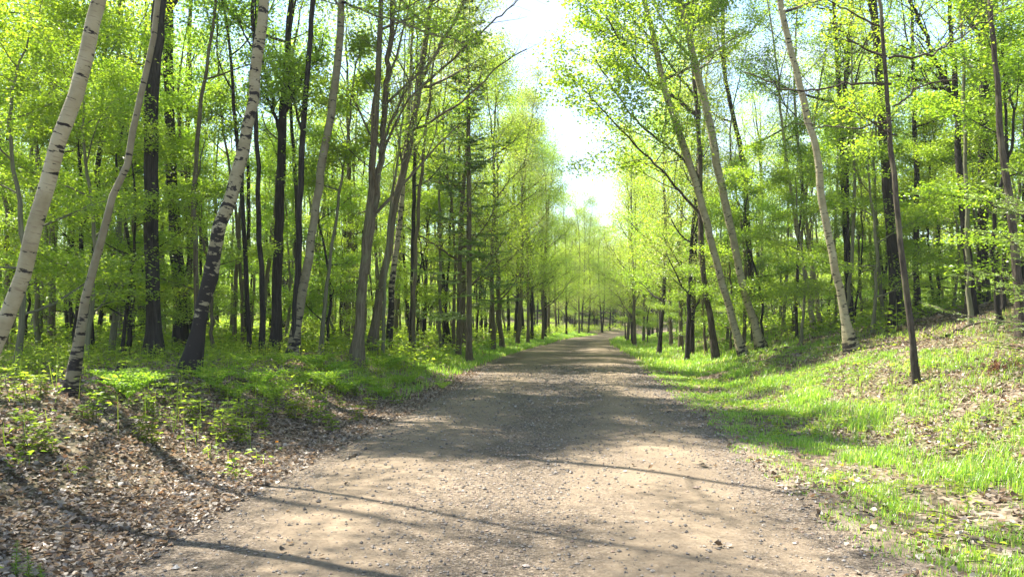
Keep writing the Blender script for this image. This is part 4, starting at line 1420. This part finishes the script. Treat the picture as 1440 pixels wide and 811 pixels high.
gap_labels(smalls['seed'], 'leafy maple seedling', lm)
for _, o in smalls['fern']:
    tag(o, None, 'fern', 'ferns on the left bank')
for _, o in smalls['seed']:
    tag(o, None, 'seedling', 'maple seedlings on the left bank')

# horsetails in the near left corner
def horsetail(p, H, label, seed):
    g = np.random.RandomState(seed)
    e = empty('horsetail', p)
    tag(e, label, 'plant', 'horsetails in the near left corner')
    sb = MB(); pts = branch_path(g, [0, 0, -.02], [g.normal(0, .06), g.normal(0, .06), 1], H, 8, .02, .02)
    sb.tube(pts, np.linspace(.004, .0015, 9), 5)
    sb.build('stem', M['fern'], e)
    wb = MB()
    for z in np.linspace(.18, .97, 15):
        i = min(int(z * 8), 7); q = pts[i] + (pts[i + 1] - pts[i]) * (z * 8 - i)
        l = .055 * (1.1 - z * .75)
        for k in range(9):
            a = 6.28 * k / 9 + g.normal(0, .2)
            d = np.array([math.cos(a), math.sin(a), .55])
            leaves(wb, np.array([q]), l, g, tilt=.3, dirs=[d], aspect=.14, fold=0)
    wb.build('whorl', M['fern'], e)
    return e


for px, py, H, lb2, sd in [(22, 812, .24, 'leftmost bright green horsetail sticking up in the near corner', 1), (41, 815, .22, 'middle bright green horsetail in the near corner', 2), (60, 835, .2, 'lowest bright green horsetail, right of the other two in the corner', 3)]:
    horsetail(hit(px, py), H, lb2, 400 + sd)


def stick(name, P, r, label, cat, mat='bark_brown', twigs=3, seed=0, group=None):
    g = np.random.RandomState(500 + seed)
    P = np.array(P, float)
    base = P[0].copy()
    pth, rr = smooth_path(P, np.linspace(r, r * .45, len(P)), 14)
    pth[1:-1] += g.normal(0, r * .6, pth[1:-1].shape)
    e = empty(name, base); tag(e, label, cat, group)
    mb = MB(); mb.tube(pth, rr, 7, rough=.08, rg=g); mb.build('stem', M[mat], e, smooth=True, attr='bark', loc=base)
    L = np.linalg.norm(pth[-1] - pth[0])
    for k in range(twigs):
        i = g.randint(3, 12)
        d = unit(unit(pth[i + 1] - pth[i]) + g.normal(0, .6, 3) + [0, 0, .2])
        t = branch_path(g, pth[i], d, L * g.uniform(.12, .3), 4, 0, .15)
        mb = MB(); mb.tube(t, np.linspace(r * .5, r * .2, 5), 5); mb.build('twig', M[mat], e, smooth=True, attr='bark', loc=base)
    return e


def gpt(px, py, lift=.03):
    p = hit(px, py); p[2] += lift; return p


stick('fallen_branch', [gpt(1165, 462, .05), gpt(1195, 458, .12), gpt(1225, 452, .06)], .03, 'pale bare fallen branch lying on the grass behind the slope birch', 'branch', seed=1)
stick('fallen_branch', [gpt(1300, 470, .04), gpt(1318, 480, .1), gpt(1330, 492, .04)], .022, 'short pale fallen branch on the leafy bank right of the twiggy young tree', 'branch', seed=2)
stick('fallen_branch', [gpt(1100, 528), gpt(1150, 536, .04), gpt(1225, 538)], .012, 'thin dark stick lying in the grass left of the twiggy young tree', 'branch', seed=3, twigs=2)
stick('fallen_branch', [gpt(545, 480, .02), gpt(556, 474, .15), gpt(566, 468, .25)], .03, 'pale broken branch propped on the floor right of the leaning brown trunk', 'branch', 'bark_olive', seed=4)
stick('fallen_branch', [gpt(345, 605), gpt(300, 612, .03), gpt(255, 622)], .012, 'thin brown stick on the dry leaves of the left bank', 'branch', seed=5, twigs=2)
stick('fallen_branch', [gpt(500, 590), gpt(540, 588, .02), gpt(585, 583)], .012, 'dark stick along the left road edge below the ferns', 'branch', seed=6, twigs=2)
stick('fallen_branch', [gpt(475, 470, .02), gpt(482, 462, .3), gpt(490, 455, .5)], .02, 'reddish broken limb leaning on the floor left of the fused brown pair', 'branch', seed=7)
stick('fallen_branch', [gpt(1330, 476, .06), gpt(1370, 462, .1), gpt(1400, 458, .04)], .03, 'dark fallen branch along the top of the right bank', 'branch', seed=8)
stick('fallen_branch', [gpt(128, 478, .3), gpt(140, 474, .34), gpt(156, 478, .2)], .025, 'short brown snag in the seedlings right of the slender birch', 'branch', seed=9, twigs=1)


def lumpy(name, p, r, label, cat, mat, seed, flat=.6):
    g = np.random.RandomState(600 + seed)
    n1, n2 = 10, 16
    th = np.linspace(.02, np.pi - .02, n1); ph = np.linspace(0, 2 * np.pi, n2, endpoint=False)
    TH, PH = np.meshgrid(th, ph, indexing='ij')
    k = 1 + .22 * np.sin(3 * PH + g.uniform(0, 6)) * np.sin(TH) + .18 * np.sin(5 * PH + 3 * TH + g.uniform(0, 6)) + g.normal(0, .06, TH.shape)
    V = np.stack([r * k * np.sin(TH) * np.cos(PH), r * k * np.sin(TH) * np.sin(PH) * .8, r * k * np.cos(TH) * flat + r * flat * .35], -1)
    i = np.arange(n1 - 1)[:, None] * n2; j = np.arange(n2)[None]; jn = (j + 1) % n2
    Q = np.stack([i + j, i + n2 + j, i + n2 + jn, i + jn], -1).reshape(-1, 4)
    mb = MB(); mb.add(V, Q, A=V)
    o = mb.build(name, M[mat], smooth=True, attr='bark')
    o.location = tuple(float(v) for v in p)
    return tag(o, label, cat)


# a clump of dead red-brown fronds by the right edge
g = np.random.RandomState(610)
p = hit(1412, 520)
e = empty('dead_brush', p); tag(e, 'reddish brown clump of dead fern on the right bank below the spruce boughs', 'dead fern')
M['dead'] = leaf_mat('dead_fern', [(0, (.07, .035, .02)), (.6, (.17, .085, .045)), (1, (.28, .16, .09))], .15, tcol=(1, .7, .5), hue=0)
mb = MB()
for k in range(36):
    az = g.uniform(0, 6.28)
    t = branch_path(g, [g.normal(0, .08), g.normal(0, .06), 0], [math.cos(az), math.sin(az), g.uniform(.2, 1.1)], g.uniform(.15, .32), 5, -.2, .15)
    mb.tube(t, np.linspace(.004, .002, 6), 3, cap=False)
    leaves(mb, np.repeat(t[1:], 5, 0) + g.normal(0, .015, (25, 3)), .055, g, tilt=.8, aspect=.45)
mb.build('frond', M['dead'], e)

lumpy('stump', hit(172, 525), .10, 'low rotten stump in the seedlings between the slender birch and black oak', 'stump', 'bark_dark', 1, 1.1)
lumpy('stone', hit(1008, 548), .05, 'small brown stone at the grass edge right of the road', 'stone', 'bark_brown', 2)
lumpy('stone', hit(941, 580), .035, 'little reddish stone on the sunlit right wheel track', 'stone', 'bark_brown', 3)
lumpy('stone', hit(1386, 592), .07, 'brown stone in the leaves of the right slope', 'stone', 'bark_brown', 4)
lumpy('stone', hit(1365, 762), .05, 'grey brown stone in the grass of the near right verge', 'stone', 'bark_grey', 5)
lumpy('clod', hit(250, 700), .045, 'dark clod of earth where dry leaves meet the left road edge', 'clod', 'bark_dark', 6)

# dandelions
M['petal'] = leaf_mat('yellow_petal', [(0, (.65, .38, .01)), (1, (.8, .52, .02))], .3, tcol=(1, .8, .3), hue=0)


def dandelion(p, label, seed):
    g = np.random.RandomState(700 + seed)
    e = empty('dandelion', p); tag(e, label, 'flower', 'dandelions along the road')
    st = MB(); t = branch_path(g, [0, 0, 0], [g.normal(0, .1), g.normal(0, .1), 1], .11, 3, 0, .05)
    st.tube(t, np.full(4, .002), 4); st.build('stem', M['fern'], e)
    pb = MB(); a = g.uniform(0, 6.28, 40)
    dirs = np.stack([np.cos(a), np.sin(a), g.uniform(.1, 1.6, 40)], -1)
    leaves(pb, np.repeat(t[-1:], 40, 0), .02, g, tilt=.4, dirs=dirs, aspect=.35); pb.build('flower_head', M['petal'], e)
    lb3 = MB(); a = np.linspace(0, 6.28, 8)[:-1]
    leaves(lb3, np.zeros((7, 3)) + [0, 0, .01], .11, g, tilt=.15, dirs=np.stack([np.cos(a), np.sin(a), a * 0 + .25], -1), aspect=.28); lb3.build('leaf', M['fern'], e)


dandelion(hit(389, 634), 'yellow dandelion at the left road edge in the dry leaves', 1)
dandelion(hit(1184, 668), 'yellow dandelion in the right verge nearest the dirt', 2)
dandelion(hit(1198, 690), 'yellow dandelion in the right verge, slightly nearer than the other', 3)

# ------------------------------------------------------------------ thin haze volume, added to lift shadows and soften the far end
hz = MB()
x0, x1, y0, y1, z0, z1 = -1200, 1200, -420, 1900, -4, 27
hz.add([[x0, y0, z0], [x1, y0, z0], [x1, y1, z0], [x0, y1, z0], [x0, y0, z1], [x1, y0, z1], [x1, y1, z1], [x0, y1, z1]],
       [[0, 3, 2, 1], [4, 5, 6, 7], [0, 1, 5, 4], [1, 2, 6, 5], [2, 3, 7, 6], [3, 0, 4, 7]])
hm, hn, hl = new_mat('haze_air')
ho = N(hn, 'OutputMaterial')
hv = N(hn, 'VolumePrincipled', Density=HAZE, Anisotropy=.3)
hv.inputs['Color'].default_value = (.97, .98, 1, 1)
hl.new(hv.outputs[0], ho.inputs['Volume'])
tag(hz.build('haze', hm), 'thin pale haze in the air along the forest road', kind='stuff')
